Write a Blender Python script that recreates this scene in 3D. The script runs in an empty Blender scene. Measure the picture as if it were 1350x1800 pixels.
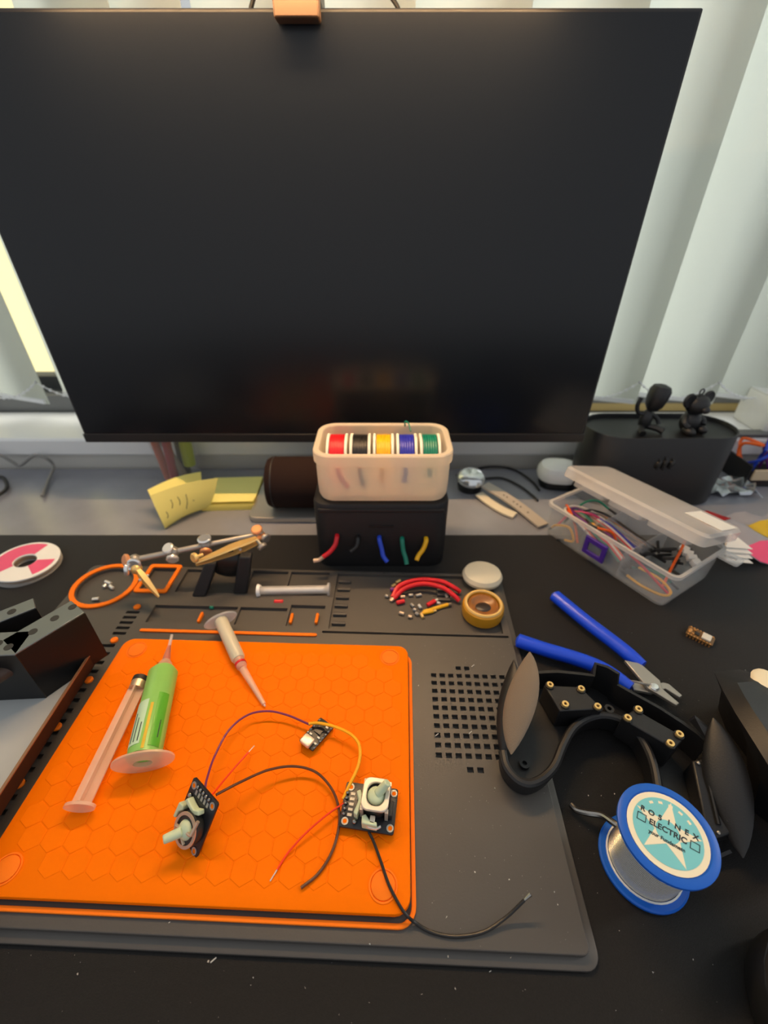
import bpy, bmesh, math, random
from mathutils import Vector, Matrix, Quaternion
random.seed(7)
scene = bpy.context.scene
C = scene.collection
R = math.radians

# ------------------------------------------------------------------ camera
F_PX, PITCH, EYE = 790.0, math.atan(545/790), 0.33
cd = bpy.data.cameras.new('camera'); cam = bpy.data.objects.new('camera', cd); C.objects.link(cam)
cam.location = (0, 0, EYE); cam.rotation_euler = (math.pi/2-PITCH, 0, 0)
cd.sensor_fit = 'VERTICAL'; cd.sensor_height = 36.0; cd.lens = F_PX/1800*36.0
cd.clip_start = 0.005; cd.clip_end = 50
cd.dof.use_dof = True; cd.dof.focus_distance = 0.29; cd.dof.aperture_fstop = 5.6
scene.camera = cam
# ------------------------------------------------------------------ world, daylight, exposure
w = bpy.data.worlds.new('world'); scene.world = w; w.use_nodes = True
bg = w.node_tree.nodes['Background']; bg.inputs[0].default_value = (0.93, 0.96, 1.0, 1); bg.inputs[1].default_value = 0.46
ld = bpy.data.lights.new('window_daylight', 'AREA'); ld.shape = 'RECTANGLE'; ld.size = 1.8; ld.size_y = 1.9
ld.energy = 60; ld.color = (0.97, 1.0, 0.96)
lo = bpy.data.objects.new('window_daylight', ld); C.objects.link(lo); lo.location = (1.7, 1.9, 1.1); lo.rotation_euler = (Vector((0, .68, .5))-Vector(lo.location)).to_track_quat('-Z', 'Y').to_euler()
sd_ = bpy.data.lights.new('hazy_sun', 'SUN'); sd_.energy = 2.2; sd_.angle = R(25); sd_.color = (1.0, .96, .86)
so = bpy.data.objects.new('hazy_sun', sd_); C.objects.link(so); so.rotation_euler = Vector((-.8, -.35, -.5)).to_track_quat('-Z', 'Y').to_euler()
scene.view_settings.view_transform = 'Standard'; scene.view_settings.look = 'None'
scene.view_settings.gamma = 1.0; scene.view_settings.exposure = 0.35; scene.view_settings.use_curve_mapping = False

# ------------------------------------------------------------------ survey helpers (photo ray met with a plane)
CP, SP = math.cos(PITCH), math.sin(PITCH)
def on(u, v, z=0.0):
    dy = F_PX*CP-(v-900)*SP; dz = -F_PX*SP-(v-900)*CP; t = (z-EYE)/dz
    return Vector(((u-675)*t, dy*t, z))
def aty(u, v, y):
    dy = F_PX*CP-(v-900)*SP; dz = -F_PX*SP-(v-900)*CP; t = y/dy
    return Vector(((u-675)*t, y, EYE+dz*t))

# ------------------------------------------------------------------ materials
def S(r, g, b):
    f = lambda c: (c/255/12.92) if c/255 <= .04045 else ((c/255+.055)/1.055)**2.4
    return (f(r), f(g), f(b))
MATS = {}
def mat(name, col, rough=.5, metal=0., spec=.5, alpha=1., noise=0., nscale=80., bump=0., bscale=400., transl=0., emit=None, coat=0.):
    m = bpy.data.materials.new(name); m.use_nodes = True; nt = m.node_tree; N = nt.nodes; L = nt.links
    b = N['Principled BSDF']; out = N['Material Output']
    b.inputs['Base Color'].default_value = (*col, 1); b.inputs['Roughness'].default_value = rough
    b.inputs['Metallic'].default_value = metal; b.inputs['Specular IOR Level'].default_value = spec
    b.inputs['Coat Weight'].default_value = coat
    tc = N.new('ShaderNodeTexCoord')
    nz = N.new('ShaderNodeTexNoise'); nz.inputs['Scale'].default_value = nscale; nz.inputs['Detail'].default_value = 4
    L.new(tc.outputs['Object'], nz.inputs['Vector'])
    mx = N.new('ShaderNodeMix'); mx.data_type = 'RGBA'
    d = max(noise, .03)
    mx.inputs['A'].default_value = (*[c*(1-d) for c in col], 1); mx.inputs['B'].default_value = (*[min(1, c*(1+d)) for c in col], 1)
    L.new(nz.outputs['Fac'], mx.inputs['Factor']); L.new(mx.outputs['Result'], b.inputs['Base Color'])
    if bump:
        n2 = N.new('ShaderNodeTexNoise'); n2.inputs['Scale'].default_value = bscale; n2.inputs['Detail'].default_value = 3
        L.new(tc.outputs['Object'], n2.inputs['Vector'])
        bp = N.new('ShaderNodeBump'); bp.inputs['Strength'].default_value = bump; bp.inputs['Distance'].default_value = .001
        L.new(n2.outputs['Fac'], bp.inputs['Height']); L.new(bp.outputs['Normal'], b.inputs['Normal'])
    if emit:
        b.inputs['Emission Color'].default_value = (*emit[0], 1); b.inputs['Emission Strength'].default_value = emit[1]
    sh = b.outputs[0]
    if transl:
        tr = N.new('ShaderNodeBsdfTranslucent'); tr.inputs[0].default_value = (*col, 1)
        ms = N.new('ShaderNodeMixShader'); ms.inputs[0].default_value = transl
        L.new(sh, ms.inputs[1]); L.new(tr.outputs[0], ms.inputs[2]); sh = ms.outputs[0]
    if alpha < 1:
        tp = N.new('ShaderNodeBsdfTransparent')
        ms = N.new('ShaderNodeMixShader'); ms.inputs[0].default_value = alpha
        L.new(tp.outputs[0], ms.inputs[1]); L.new(sh, ms.inputs[2]); sh = ms.outputs[0]
    L.new(sh, out.inputs[0]); MATS[name] = m
    if name == 'cloth': b.inputs['Sheen Weight'].default_value = .12; b.inputs['Sheen Roughness'].default_value = .4
    return m
mat('desk', S(134, 135, 142), .24, spec=.7, noise=.25, nscale=14, bump=.15, bscale=60)
mat('cloth', (.009, .0082, .0078), .75, spec=.3, noise=.4, nscale=900, bump=.5, bscale=1500)
mat('silicone', S(75, 71, 67), .46, spec=.5, noise=.08, nscale=30, bump=.06, bscale=900)
mat('orange', (1.0, .185, .0), .55, spec=.06, noise=.06, nscale=25)
mat('orange_trim', (1.0, .21, .012), .55, spec=.1)
mat('wall', S(205, 203, 196), .8, noise=.03, nscale=6)
mat('render_cream', S(245, 232, 170), .8, noise=.03, nscale=3)
mat('sill', S(240, 240, 238), .35, noise=.02, nscale=10)
mat('floor', S(120, 105, 90), .6, noise=.2, nscale=12)
mat('alu', S(125, 126, 126), .45, metal=.6)
mat('gasket', S(48, 50, 54), .6)
mat('brasstrack', S(190, 165, 105), .5)
mat('slat', S(226, 229, 224), .75, transl=.65, noise=.02, nscale=400)
mat('chain', S(238, 240, 240), .4)
mat('glass', S(230, 240, 240), .02, alpha=.06)
mat('screen', (.0045, .0058, .0085), .24, spec=.42)
mat('bezel', (.012, .011, .011), .42)
mat('plastic_black', (.010, .010, .010), .38, spec=.45, noise=.1)
mat('matte_black', (.013, .013, .014), .55, spec=.4, noise=.15, nscale=200, bump=.08, bscale=1200)
mat('shell_black', (.009, .009, .0098), .46, spec=.5, noise=.12, nscale=150, bump=.1, bscale=900)
mat('pad_lit_tan', (.20, .16, .12), .8, spec=.2, bump=.3, bscale=1500)  # tan here is warm lamp light put into the cushion's colour
mat('bronze', S(74, 52, 34), .5)
mat('lamp_emit', (1, .8, .6), .5, emit=((1.0, .62, .30), 160.0))
mat('white_plastic', S(250, 238, 216), .4, alpha=.78, transl=.42)
mat('spool_white', S(240, 232, 215), .45)
for n, c in dict(red=(214, 22, 34), black=(24, 22, 21), yellow=(236, 176, 8), blue=(38, 44, 170), green=(10, 122, 98), orange_w=(236, 98, 18), purple=(112, 40, 130), white=(225, 222, 214), brown=(92, 52, 30), grey=(130, 128, 124), blue2=(30, 70, 200), pink=(214, 60, 110)).items():
    mat('w_'+n, S(*c), .38, noise=.05)
mat('wire_purple', S(118, 34, 92), .4); mat('wire_amber', S(255, 178, 14), .4); mat('wire_redorange', S(245, 62, 18), .4)
mat('fabric_dark', S(44, 32, 29), .95, spec=.1, noise=.25, nscale=1200, bump=.5, bscale=2000)
mat('note', S(250, 242, 150), .8, noise=.04, nscale=30, transl=.15)
mat('note2', S(236, 216, 110), .8, noise=.04, nscale=30)
mat('ink', S(70, 80, 70), .8)
mat('steel', S(232, 230, 222), .25, metal=.55)
mat('steel_dull', S(172, 168, 160), .38, metal=.65)
mat('chrome', S(232, 236, 236), .12, metal=.7)
mat('brass', S(246, 206, 130), .3, metal=.55)
mat('copper', S(232, 160, 108), .35, metal=.5)
mat('strap', S(176, 166, 152), .7, noise=.06); mat('strap_cream', S(222, 212, 186), .6)
mat('white_gloss', S(240, 240, 236), .25)
mat('clear', S(225, 228, 228), .15, alpha=.20)
mat('clear_thin', S(225, 228, 228), .1, alpha=.10)
mat('clear_milky', S(232, 228, 222), .3, alpha=.42)
mat('clear_lid', S(240, 234, 226), .25, alpha=.42)
mat('clear_pink', S(244, 206, 176), .3, alpha=.50)
mat('divider', S(210, 212, 214), .25, alpha=.30)
mat('flux_green', S(158, 222, 118), .3, alpha=.93, transl=.2)
mat('flux_dark', S(92, 176, 48), .35)
mat('labelstrip', S(196, 226, 190), .45)
mat('paste', S(212, 204, 178), .4, alpha=.92)
mat('paste_red', S(200, 120, 100), .4, alpha=.85)
mat('rubber', S(34, 32, 32), .55)
mat('pcb_black', (.012, .012, .015), .35, spec=.5)
mat('pcb_dark', (.02, .02, .018), .4)
mat('mint', S(200, 214, 178), .4)
mat('metal_light', S(218, 208, 190), .35, metal=.55)
mat('metal_tan', S(206, 182, 156), .35, metal=.6)
mat('solder', S(158, 155, 150), .24, metal=1., noise=.08, nscale=300)
mat('spool_blue', S(16, 92, 196), .4, spec=.4)
mat('cream', S(240, 230, 200), .55); mat('cyan', S(120, 200, 206), .55, noise=.03); mat('print', S(30, 40, 48), .6)
mat('cutter_blue', S(18, 72, 225), .32, spec=.5)
mat('mcu_brown', S(112, 78, 30), .5, noise=.2, nscale=500); mat('pale_chip', S(222, 216, 200), .4)
mat('gold', S(220, 160, 95), .4, metal=.6)
mat('amber_glass', S(222, 160, 40), .25, alpha=.9, transl=.2); mat('tin_rim', S(236, 196, 118), .35, alpha=.9)
mat('rosin', S(150, 96, 44), .3, noise=.5, nscale=90); mat('rosin_dark', S(48, 38, 34), .35)
mat('milk_cap', S(232, 228, 208), .4, transl=.3)
mat('sheet_black', (.008, .008, .0085), .38, spec=.3)
mat('sheet_pale', S(172, 175, 174), .4, noise=.05, nscale=40)
mat('sheet_edge', S(150, 110, 80), .4, metal=.5)
mat('sheet_top_sheen', S(120, 124, 126), .28, metal=.75)  # window reflection on the black flanges, put into a silvery colour
mat('rod_brown', S(70, 52, 42), .55)
mat('foil', S(188, 192, 198), .22, metal=.9); mat('kraft', S(205, 182, 150), .7)
mat('bag_grey', S(176, 172, 178), .3, alpha=.75); mat('paper', S(240, 236, 226), .7)
mat('lint', S(200, 198, 190), .8)
mat('purple', S(74, 42, 150), .4, alpha=.9)
mat('pink_label', S(232, 84, 128), .45, noise=.06, nscale=60)
mat('ochre', S(216, 178, 30), .5); mat('lime', S(172, 186, 30), .4); mat('dred', S(150, 24, 28), .5); mat('dorange', S(180, 84, 30), .5); mat('tweed', S(130, 116, 104), .9, noise=.5, nscale=900)

# ------------------------------------------------------------------ mesh builder (world coordinates unless local=True)
def rrect(w_, d_, r, n=5, cx=0, cy=0):
    p = []
    for qx, qy, a0 in ((1, 1, 0), (-1, 1, 90), (-1, -1, 180), (1, -1, 270)):
        for i in range(n+1):
            a = R(a0+90*i/n); p.append((cx+qx*(w_/2-r)+r*math.cos(a), cy+qy*(d_/2-r)+r*math.sin(a)))
    return p
def circle(r, n=24, cx=0, cy=0): return [(cx+r*math.cos(2*math.pi*i/n), cy+r*math.sin(2*math.pi*i/n)) for i in range(n)]
def catmull(pts, k=8):
    pts = [Vector(p) for p in pts]; P = [pts[0]*2-pts[1]]+pts+[pts[-1]*2-pts[-2]]; o = []
    for i in range(1, len(P)-2):
        a, b, c, d = P[i-1:i+3]
        for j in range(k):
            t = j/k; o.append(.5*((2*b)+(c-a)*t+(2*a-5*b+4*c-d)*t*t+(3*b-a-3*c+d)*t**3))
    o.append(pts[-1]); return o
def frame(o, x, y):
    x = Vector(x).normalized(); y = Vector(y); z = x.cross(y).normalized(); y = z.cross(x)
    M = Matrix((x, y, z)).transposed().to_4x4(); M.translation = Vector(o); return M
WM = {}
class MB:
    def __init__(s): s.v = []; s.f = []
    def add(s, v, f):
        o = len(s.v); s.v += [Vector(p) for p in v]; s.f += [tuple(o+i for i in q) for q in f]; return s
    def bx(s, x0, x1, y0, y1, z0, z1):
        return s.add([(x0, y0, z0), (x1, y0, z0), (x1, y1, z0), (x0, y1, z0), (x0, y0, z1), (x1, y0, z1), (x1, y1, z1), (x0, y1, z1)],
                     [(0, 3, 2, 1), (4, 5, 6, 7), (0, 1, 5, 4), (1, 2, 6, 5), (2, 3, 7, 6), (3, 0, 4, 7)])
    def hexa(s, b, t): return s.add(list(b)+list(t), [(0, 3, 2, 1), (4, 5, 6, 7), (0, 1, 5, 4), (1, 2, 6, 5), (2, 3, 7, 6), (3, 0, 4, 7)])
    def loft(s, rings, caps=True, closed=True):
        n = len(rings[0]); v = [p for r in rings for p in r]; f = []
        for k in range(len(rings)-1):
            for i in range(n if closed else n-1):
                j = (i+1) % n; f.append((k*n+i, k*n+j, (k+1)*n+j, (k+1)*n+i))
        if caps: f += [tuple(range(n-1, -1, -1)), tuple((len(rings)-1)*n+i for i in range(n))]
        return s.add(v, f)
    def prism(s, pts, z0, z1): return s.loft([[(x, y, z0) for x, y in pts], [(x, y, z1) for x, y in pts]])
    def soft(s, w_, d_, r, z0, z1, b=.001, cx=0, cy=0, n=5, taper=0):   # rounded slab with softened top and bottom edges
        rg = []
        for ins, z in ((b, z0), (b*.3, z0+b*.3), (0, z0+b), (-taper, z1-b), (b*.3-taper, z1-b*.3), (b-taper, z1)):
            rg.append([(x, y, z) for x, y in rrect(w_-2*ins, d_-2*ins, max(r-ins, .0002), n, cx, cy)])
        return s.loft(rg)
    def ring(s, outer, inner, z0, z1):
        n = len(outer); v = [(x, y, z) for L_ in (outer, inner) for z in (z0, z1) for x, y in L_]; f = []
        for i in range(n):
            j = (i+1) % n
            f += [(i, j, n+j, n+i), (2*n+j, 2*n+i, 3*n+i, 3*n+j), (n+i, n+j, 3*n+j, 3*n+i), (j, i, 2*n+i, 2*n+j)]
        return s.add(v, f)
    def cyl(s, a, b, r0, r1=None, n=16, caps=True):
        a, b = Vector(a), Vector(b); r1 = r0 if r1 is None else r1; d = (b-a).normalized()
        u = d.orthogonal().normalized(); w_ = d.cross(u)
        rg = [[p+(u*math.cos(2*math.pi*i/n)+w_*math.sin(2*math.pi*i/n))*r for i in range(n)] for p, r in ((a, r0), (b, r1))]
        return s.loft(rg, caps)
    def tube(s, pts, r, n=8, smooth=6, rs=None):
        P = catmull(pts, smooth) if smooth else [Vector(p) for p in pts]
        d = (P[1]-P[0]).normalized(); u = d.orthogonal().normalized(); rg = []
        for i, p in enumerate(P):
            e = (P[min(i+1, len(P)-1)]-P[max(i-1, 0)]).normalized()
            u = (u-e*u.dot(e)).normalized(); w_ = e.cross(u)
            rr = rs(i/(len(P)-1)) if rs else r
            rg.append([p+(u*math.cos(2*math.pi*k/n)+w_*math.sin(2*math.pi*k/n))*rr for k in range(n)])
        return s.loft(rg)
    def lathe(s, prof, n=32, M=None):
        M = M or Matrix(); rg = [[M @ Vector((r*math.cos(2*math.pi*i/n), r*math.sin(2*math.pi*i/n), z)) for i in range(n)] for r, z in prof]
        return s.loft(rg, caps=True)
    def wash(s, prof, n=32, M=None):   # closed ring profile, hole left open
        M = M or Matrix(); pr = list(prof)+[prof[0]]
        return s.loft([[M @ Vector((r*math.cos(2*math.pi*i/n), r*math.sin(2*math.pi*i/n), z)) for i in range(n)] for r, z in pr], caps=False)
    def ell(s, c, r, n=20, m=12, M=None):
        M = M or Matrix(); c = Vector(c)
        rg = []
        for k in range(m+1):
            a = -math.pi/2+math.pi*k/m; a = max(-1.5, min(1.5, a))
            rg.append([M @ (c+Vector((r[0]*math.cos(a)*math.cos(2*math.pi*i/n), r[1]*math.cos(a)*math.sin(2*math.pi*i/n), r[2]*math.sin(a)))) for i in range(n)])
        return s.loft(rg)
    def ribbon(s, rows, th):   # grid of points -> thick sheet
        nr, nc = len(rows), len(rows[0]); P = [[Vector(p) for p in r] for r in rows]; v = []
        nm = lambda i, j: (P[min(i+1, nr-1)][j]-P[max(i-1, 0)][j]).cross(P[i][min(j+1, nc-1)]-P[i][max(j-1, 0)]).normalized()
        top = [P[i][j]+nm(i, j)*th/2 for i in range(nr) for j in range(nc)]; bot = [P[i][j]-nm(i, j)*th/2 for i in range(nr) for j in range(nc)]
        o = nr*nc; f = []
        for i in range(nr-1):
            for j in range(nc-1):
                a, b, c, d = i*nc+j, i*nc+j+1, (i+1)*nc+j+1, (i+1)*nc+j
                f += [(a, b, c, d), (o+d, o+c, o+b, o+a)]
        for i in range(nr-1):
            for j in (0, nc-1): f.append((i*nc+j, (i+1)*nc+j, o+(i+1)*nc+j, o+i*nc+j))
        for j in range(nc-1):
            for i in (0, nr-1): f.append((i*nc+j, i*nc+j+1, o+i*nc+j+1, o+i*nc+j))
        return s.add(top+bot, f)
    def xf(s, M): s.v = [M @ p for p in s.v]; return s
    def mesh(s, name, m, smooth=True, ang=35):
        me = bpy.data.meshes.new(name); me.from_pydata(s.v, [], s.f); me.materials.append(MATS[m])
        b = bmesh.new(); b.from_mesh(me); bmesh.ops.recalc_face_normals(b, faces=b.faces)
        for fc in b.faces: fc.smooth = smooth
        for e in b.edges:
            if len(e.link_faces) == 2 and e.calc_face_angle(0) > R(ang): e.smooth = False
        b.to_mesh(me); b.free(); return me
    def build(s, name, m, parent=None, local=False, smooth=True, bevel=0, ang=35):
        if parent is not None:
            if not local: s.xf(WM[parent].inverted())
            M = WM[parent]
        else:
            xs = [p.x for p in s.v]; ys = [p.y for p in s.v]; zs = [p.z for p in s.v]
            o = Vector(((min(xs)+max(xs))/2, (min(ys)+max(ys))/2, min(zs)))
            M = Matrix.Translation(o); s.xf(M.inverted())
        me = s.mesh(name, m, smooth, ang); ob = bpy.data.objects.new(name, me); C.objects.link(ob)
        if parent is not None: ob.parent = parent
        else: ob.matrix_world = M
        WM[ob] = M
        if bevel:
            bv = ob.modifiers.new('bevel', 'BEVEL'); bv.width = bevel; bv.segments = 2; bv.limit_method = 'ANGLE'; bv.angle_limit = R(40); bv.harden_normals = False
        return ob
def tag(o, label=None, cat=None, group=None, kind=None):
    for k, v in (('label', label), ('category', cat), ('group', group), ('kind', kind)):
        if v: o[k] = v
    return o
def thing(name, label, cat, loc=(0, 0, 0), rz=0, group=None, M=None):
    o = bpy.data.objects.new(name, None); C.objects.link(o); o.empty_display_size = .01
    M = M if M is not None else Matrix.Translation(Vector(loc)) @ Matrix.Rotation(rz, 4, 'Z')
    o.matrix_world = M; WM[o] = M; return tag(o, label, cat, group)
def inst(name, me, parent, loc, rz=0):
    o = bpy.data.objects.new(name, me); C.objects.link(o); o.parent = parent; o.location = loc; o.rotation_euler = (0, 0, rz); WM[o] = WM[parent] @ Matrix.Translation(Vector(loc)) @ Matrix.Rotation(rz, 4, 'Z'); return o
def text(name, body, size, m, parent, M, extrude=0.00005, bold=0):
    cu = bpy.data.curves.new(name, 'FONT'); cu.body = body; cu.size = size; cu.align_x = 'CENTER'; cu.align_y = 'CENTER'; cu.extrude = extrude; cu.offset = bold
    t = bpy.data.objects.new(name, cu); C.objects.link(t); bpy.context.view_layer.update()
    me = bpy.data.meshes.new_from_object(t.evaluated_get(bpy.context.evaluated_depsgraph_get())); bpy.data.objects.remove(t)
    me.transform(M); me.materials.clear(); me.materials.append(MATS[m])
    o = bpy.data.objects.new(name, me); C.objects.link(o); o.parent = parent; WM[o] = WM[parent]; return o
def struct(o): o['kind'] = 'structure'; return o

# ------------------------------------------------------------------ the setting
struct(MB().bx(-2.2, 2.2, -1.6, 1.0, -.78, -.74).build('floor', 'floor'))
SILL = .0465
wb = MB().bx(-2.2, 2.2, .607, .78, -.74, .018)
wb.bx(-2.2, -1.5, .70, .78, .018, 1.9).bx(1.5, 2.2, .70, .78, .018, 1.9).bx(-1.5, 1.5, .70, .78, 1.6, 1.9)
struct(wb.build('wall_back', 'wall', smooth=False))
struct(MB().bx(-2.2, 2.2, .598, .702, .0185, SILL).build('trim_1', 'sill', bevel=.004))
wf = MB().bx(-1.5, 1.5, .704, .775, .019, .072)
for x in (-1.5, -.98, .62, 1.46): wf.bx(x, x+.04, .71, .77, .072, 1.6)
win = struct(wf.build('window_1', 'alu', smooth=False))
MB().bx(.2, 1.5, .7025, .7038, .0475, .060).build('track', 'brasstrack', win)
MB().bx(-1.46, 1.46, .735, .760, .0725, .094).build('gasket', 'gasket', win)
for x0, x1 in ((-1.46, -.98), (-.94, .62), (.66, 1.46)): MB().bx(x0, x1, .745, .749, .095, 1.595).build('pane', 'glass', win)

struct(MB().bx(-1.95, -1.85, .95, 5.0, -.74, 2.6).build('wall_outside', 'render_cream', smooth=False))
blind = thing('vertical_blind', 'pale grey vertical blind hanging in the window behind the monitor', 'blind', (0, .675, .078))
PITCHB, SLW, TILT = .1165, .127, R(20)
sl = MB()
rows = []
for zz in (0, .010, .030, 1.5):
    rows.append([(-SLW/2+SLW*j/8, -.004*math.sin(math.pi*j/8), zz) for j in range(9)])
sl.ribbon(rows, .0009); slm = sl.mesh('slat', 'slat')
wgt = MB().bx(-SLW/2+.004, SLW/2-.004, -.0050, -.0014, .001, .007).mesh('weight', 'chain')
k0 = -10
for k in range(k0, 14):
    x = .321+(k-2)*PITCHB
    if x < -.3: x += .045
    s_ = inst('slat', slm, blind, (x, 0, 0), -TILT)
    o = bpy.data.objects.new('weight', wgt); C.objects.link(o); o.parent = s_; WM[o] = WM[s_]
for k in range(k0, 13):
    x = .321+(k-2)*PITCHB
    if x < -.3: x += .045
    ca, sa = .058*math.cos(TILT), .058*math.sin(TILT)
    p0 = Vector((x+ca, .675-sa-.004, .112)); p1 = Vector((x+PITCHB+ca, .675-sa-.004, .112)); m_ = (p0+p1)/2-Vector((0, 0, .022))
    pts = [p0.lerp(p1, t)-Vector((0, 0, .024*4*t*(1-t))) for t in [i/14 for i in range(15)]]
    b = MB().tube(pts, .0009, 5, 0)
    for q in pts: b.ell(q, (.0022,)*3, 6, 4)
    b.build('bead_chain', 'chain', blind)
MB().bx(-1.2, 1.7, .655, .695, 1.58, 1.62).build('head_rail', 'white_gloss', blind)

# ------------------------------------------------------------------ desk and cloth
DZ = -.002
desk = thing('desk', 'dark desk with a satin top in front of the window', 'desk', (0, .17, -.74))
MB().bx(-1.0, 1.0, -.28, .597, -.032, DZ).build('desktop', 'desk', desk, bevel=.002)
for x in (-.95, .9):
    for y in (-.24, .53): MB().bx(x, x+.05, y, y+.05, -.74, -.0325).build('leg', 'plastic_black', desk)
cl = []
for z, ins in ((DZ+.0001, 0), (-.0004, 0), (0, .0008)):
    cl.append([(x, y, z) for x, y in rrect(1.06-2*ins, .68-2*ins, .02, 5, .03, .09)])
tag(MB().loft(cl).build('desk_mat', 'cloth'), 'black fabric desk mat covering the front of the desk', 'desk mat')

# ------------------------------------------------------------------ monitor
MX, MW = -.061, .61
mon = thing('monitor', 'large switched-off black flat monitor in front of the blinds', 'monitor', (MX, .54, DZ))
def mon_y(z): return .505-(z-.087)*.0137
MB().hexa([(MX-MW/2, .505, .087), (MX+MW/2, .505, .087), (MX+MW/2, .523, .087), (MX-MW/2, .523, .087)],
          [(MX-MW/2, .500, .452), (MX+MW/2, .500, .452), (MX+MW/2, .512, .452), (MX-MW/2, .512, .452)]).build('housing', 'bezel', mon, bevel=.0015)
MB().hexa([(MX-.302, .5042, .0985), (MX+.302, .5042, .0985), (MX+.302, .5052, .0985), (MX-.302, .5052, .0985)],
          [(MX-.302, .4996, .4495), (MX+.302, .4996, .4495), (MX+.302, .5006, .4495), (MX-.302, .5006, .4495)]).build('screen', 'screen', mon)
MB().hexa([(MX-MW/2, .5028, .087), (MX+MW/2, .5028, .087), (MX+MW/2, .5049, .087), (MX-MW/2, .5049, .087)],
          [(MX-MW/2, .5026, .098), (MX+MW/2, .5026, .098), (MX+MW/2, .5046, .098), (MX-MW/2, .5046, .098)]).build('chin', 'bezel', mon, bevel=.0005)
MB().bx(MX-.13, MX+.13, .5235, .55, .14, .38).build('back_housing', 'bezel', mon, bevel=.01)
MB().bx(MX-.03, MX+.03, .5505, .575, .006, .30).build('neck', 'bezel', mon, bevel=.005)
MB().soft(.22, .135, .012, DZ, .006, .002, MX, .524).build('base', 'steel_dull', mon)
# ------------------------------------------------------------------ monitor light bar
BX = -.065
bar = thing('monitor_light_bar', 'warm lamp bar clipped over the top edge of the monitor', 'lamp', (BX, .49, .453))
MB().bx(BX-.017, BX+.017, .483, .4985, .4425, .472).build('front_clip', 'bronze', bar, bevel=.0015)
MB().bx(BX-.017, BX+.017, .4987, .535, .4535, .472).build('top_bridge', 'plastic_black', bar, bevel=.002)
MB().bx(BX-.017, BX+.017, .5145, .53, .40, .453).build('counterweight', 'plastic_black', bar, bevel=.003)
MB().cyl((BX-.225, .468, .4835), (BX+.225, .468, .4835), .0105, n=24).build('tube', 'plastic_black', bar)
dif = MB().bx(-.205, .205, -.0045, .0045, -.001, .001)
dif.xf(Matrix.Translation((BX, .4668, .4725)) @ Matrix.Rotation(R(-20), 4, 'X')).build('diffuser', 'lamp_emit', bar)
MB().tube([(BX+.01, .525, .473), (BX-.02, .535, .485), (BX-.05, .55, .455), (BX-.06, .56, .38), (BX-.05, .565, .25)], .0018, 8).build('cable', 'rubber', bar)
MB().tube([(BX+.012, .53, .473), (BX+.05, .545, .482), (BX+.085, .558, .45), (BX+.09, .56, .36), (BX+.08, .566, .22)], .0018, 8).build('cable', 'rubber', bar)

# ------------------------------------------------------------------ soldering mat
TH = R(-2.0)
mat_o = thing('soldering_mat', 'dark grey silicone soldering mat with orange trim lying on the desk mat', 'soldering mat', (-.10, .21, 0), TH)
MMI = WM[mat_o].inverted()
def ml(u, v, z=.006): q = MMI @ on(u, v, z); return (q.x, q.y)
X0, X1, Y0, Y1 = -.225, .2185, -.1465, .1555
MB().soft(X1-X0, Y1-Y0, .008, .0, .0024, .0009, (X0+X1)/2, (Y0+Y1)/2).build('base_slab', 'silicone', mat_o, local=True)
plate = MB().soft(X1-X0-.0105, Y1-Y0-.0105, .004, .00245, .0062, .0006, (X0+X1)/2, (Y0+Y1)/2).build('top_plate', 'silicone', mat_o, local=True)
cut = MB(); ZB, ZT = .0026, .02
def cb(x0, x1, y0, y1, zb=.0029): cut.bx(x0, x1, y0, y1, zb, ZT)
for a, b in ((-.1155, -.088), (-.0855, -.0475), (-.0445, -.0065), (-.0035, .0375)): cb(a, b, .1135, .1475)     # upper compartments
cb(-.1265, -.045, .0735, .0955); cb(-.0425, .0035, .0735, .0955); cb(.006, .0395, .0735, .1)                       # second row
cb(.046, .2065, .0715, .1465)                                                                                    # parts tray
cb(.041, .2105, .0665, .0690)
for x, y, r_ in ((-.19, .1195, .026),): cut.prism(circle(r_, 32, x, y), .0029, ZT)
cut.prism([(-.152, .1475), (-.1265, .1475), (-.1265, .1155), (-.152, .1155)], .0029, ZT)
for i in range(5): cb(-.1505+.0002*i, -.1375, .0835-.0064*i, .0868-.0064*i)
for i in range(19):
    y = .046-.0088*i
    if abs(y-.0105) < .003 or abs(y+.0295) < .003: continue
    cb(-.155, -.1405, y-.0022, y+.0014)
for r_ in range(10):
    for c_ in range(9): cb(.1405+.00705*c_-.0022, .1405+.00705*c_+.0022, .0255-.0073*r_-.0019, .0255-.0073*r_+.0019)
for c_ in (3, 4): cb(.1405+.00705*c_-.0022, .1405+.00705*c_+.0022, .0310, .0348); cb(.1405+.00705*c_-.0022, .1405+.00705*c_+.0022, -.0515, -.0477)
for x in (.055, .075, .095, .115, .135, .155, .175, .195): cut.prism(circle(.0016, 10, x, .1492), .0029, ZT)
cme = cut.mesh('cutter', 'silicone'); co = bpy.data.objects.new('cutter', cme); C.objects.link(co); co.matrix_world = WM[mat_o]
bpy.context.view_layer.update()
md = plate.modifiers.new('cut', 'BOOLEAN'); md.operation = 'DIFFERENCE'; md.solver = 'EXACT'; md.object = co
bpy.context.view_layer.update()
nm = bpy.data.meshes.new_from_object(plate.evaluated_get(bpy.context.evaluated_depsgraph_get()))
plate.modifiers.clear(); plate.data = nm; bpy.data.objects.remove(co)
for p in nm.polygons: p.use_smooth = False
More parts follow.
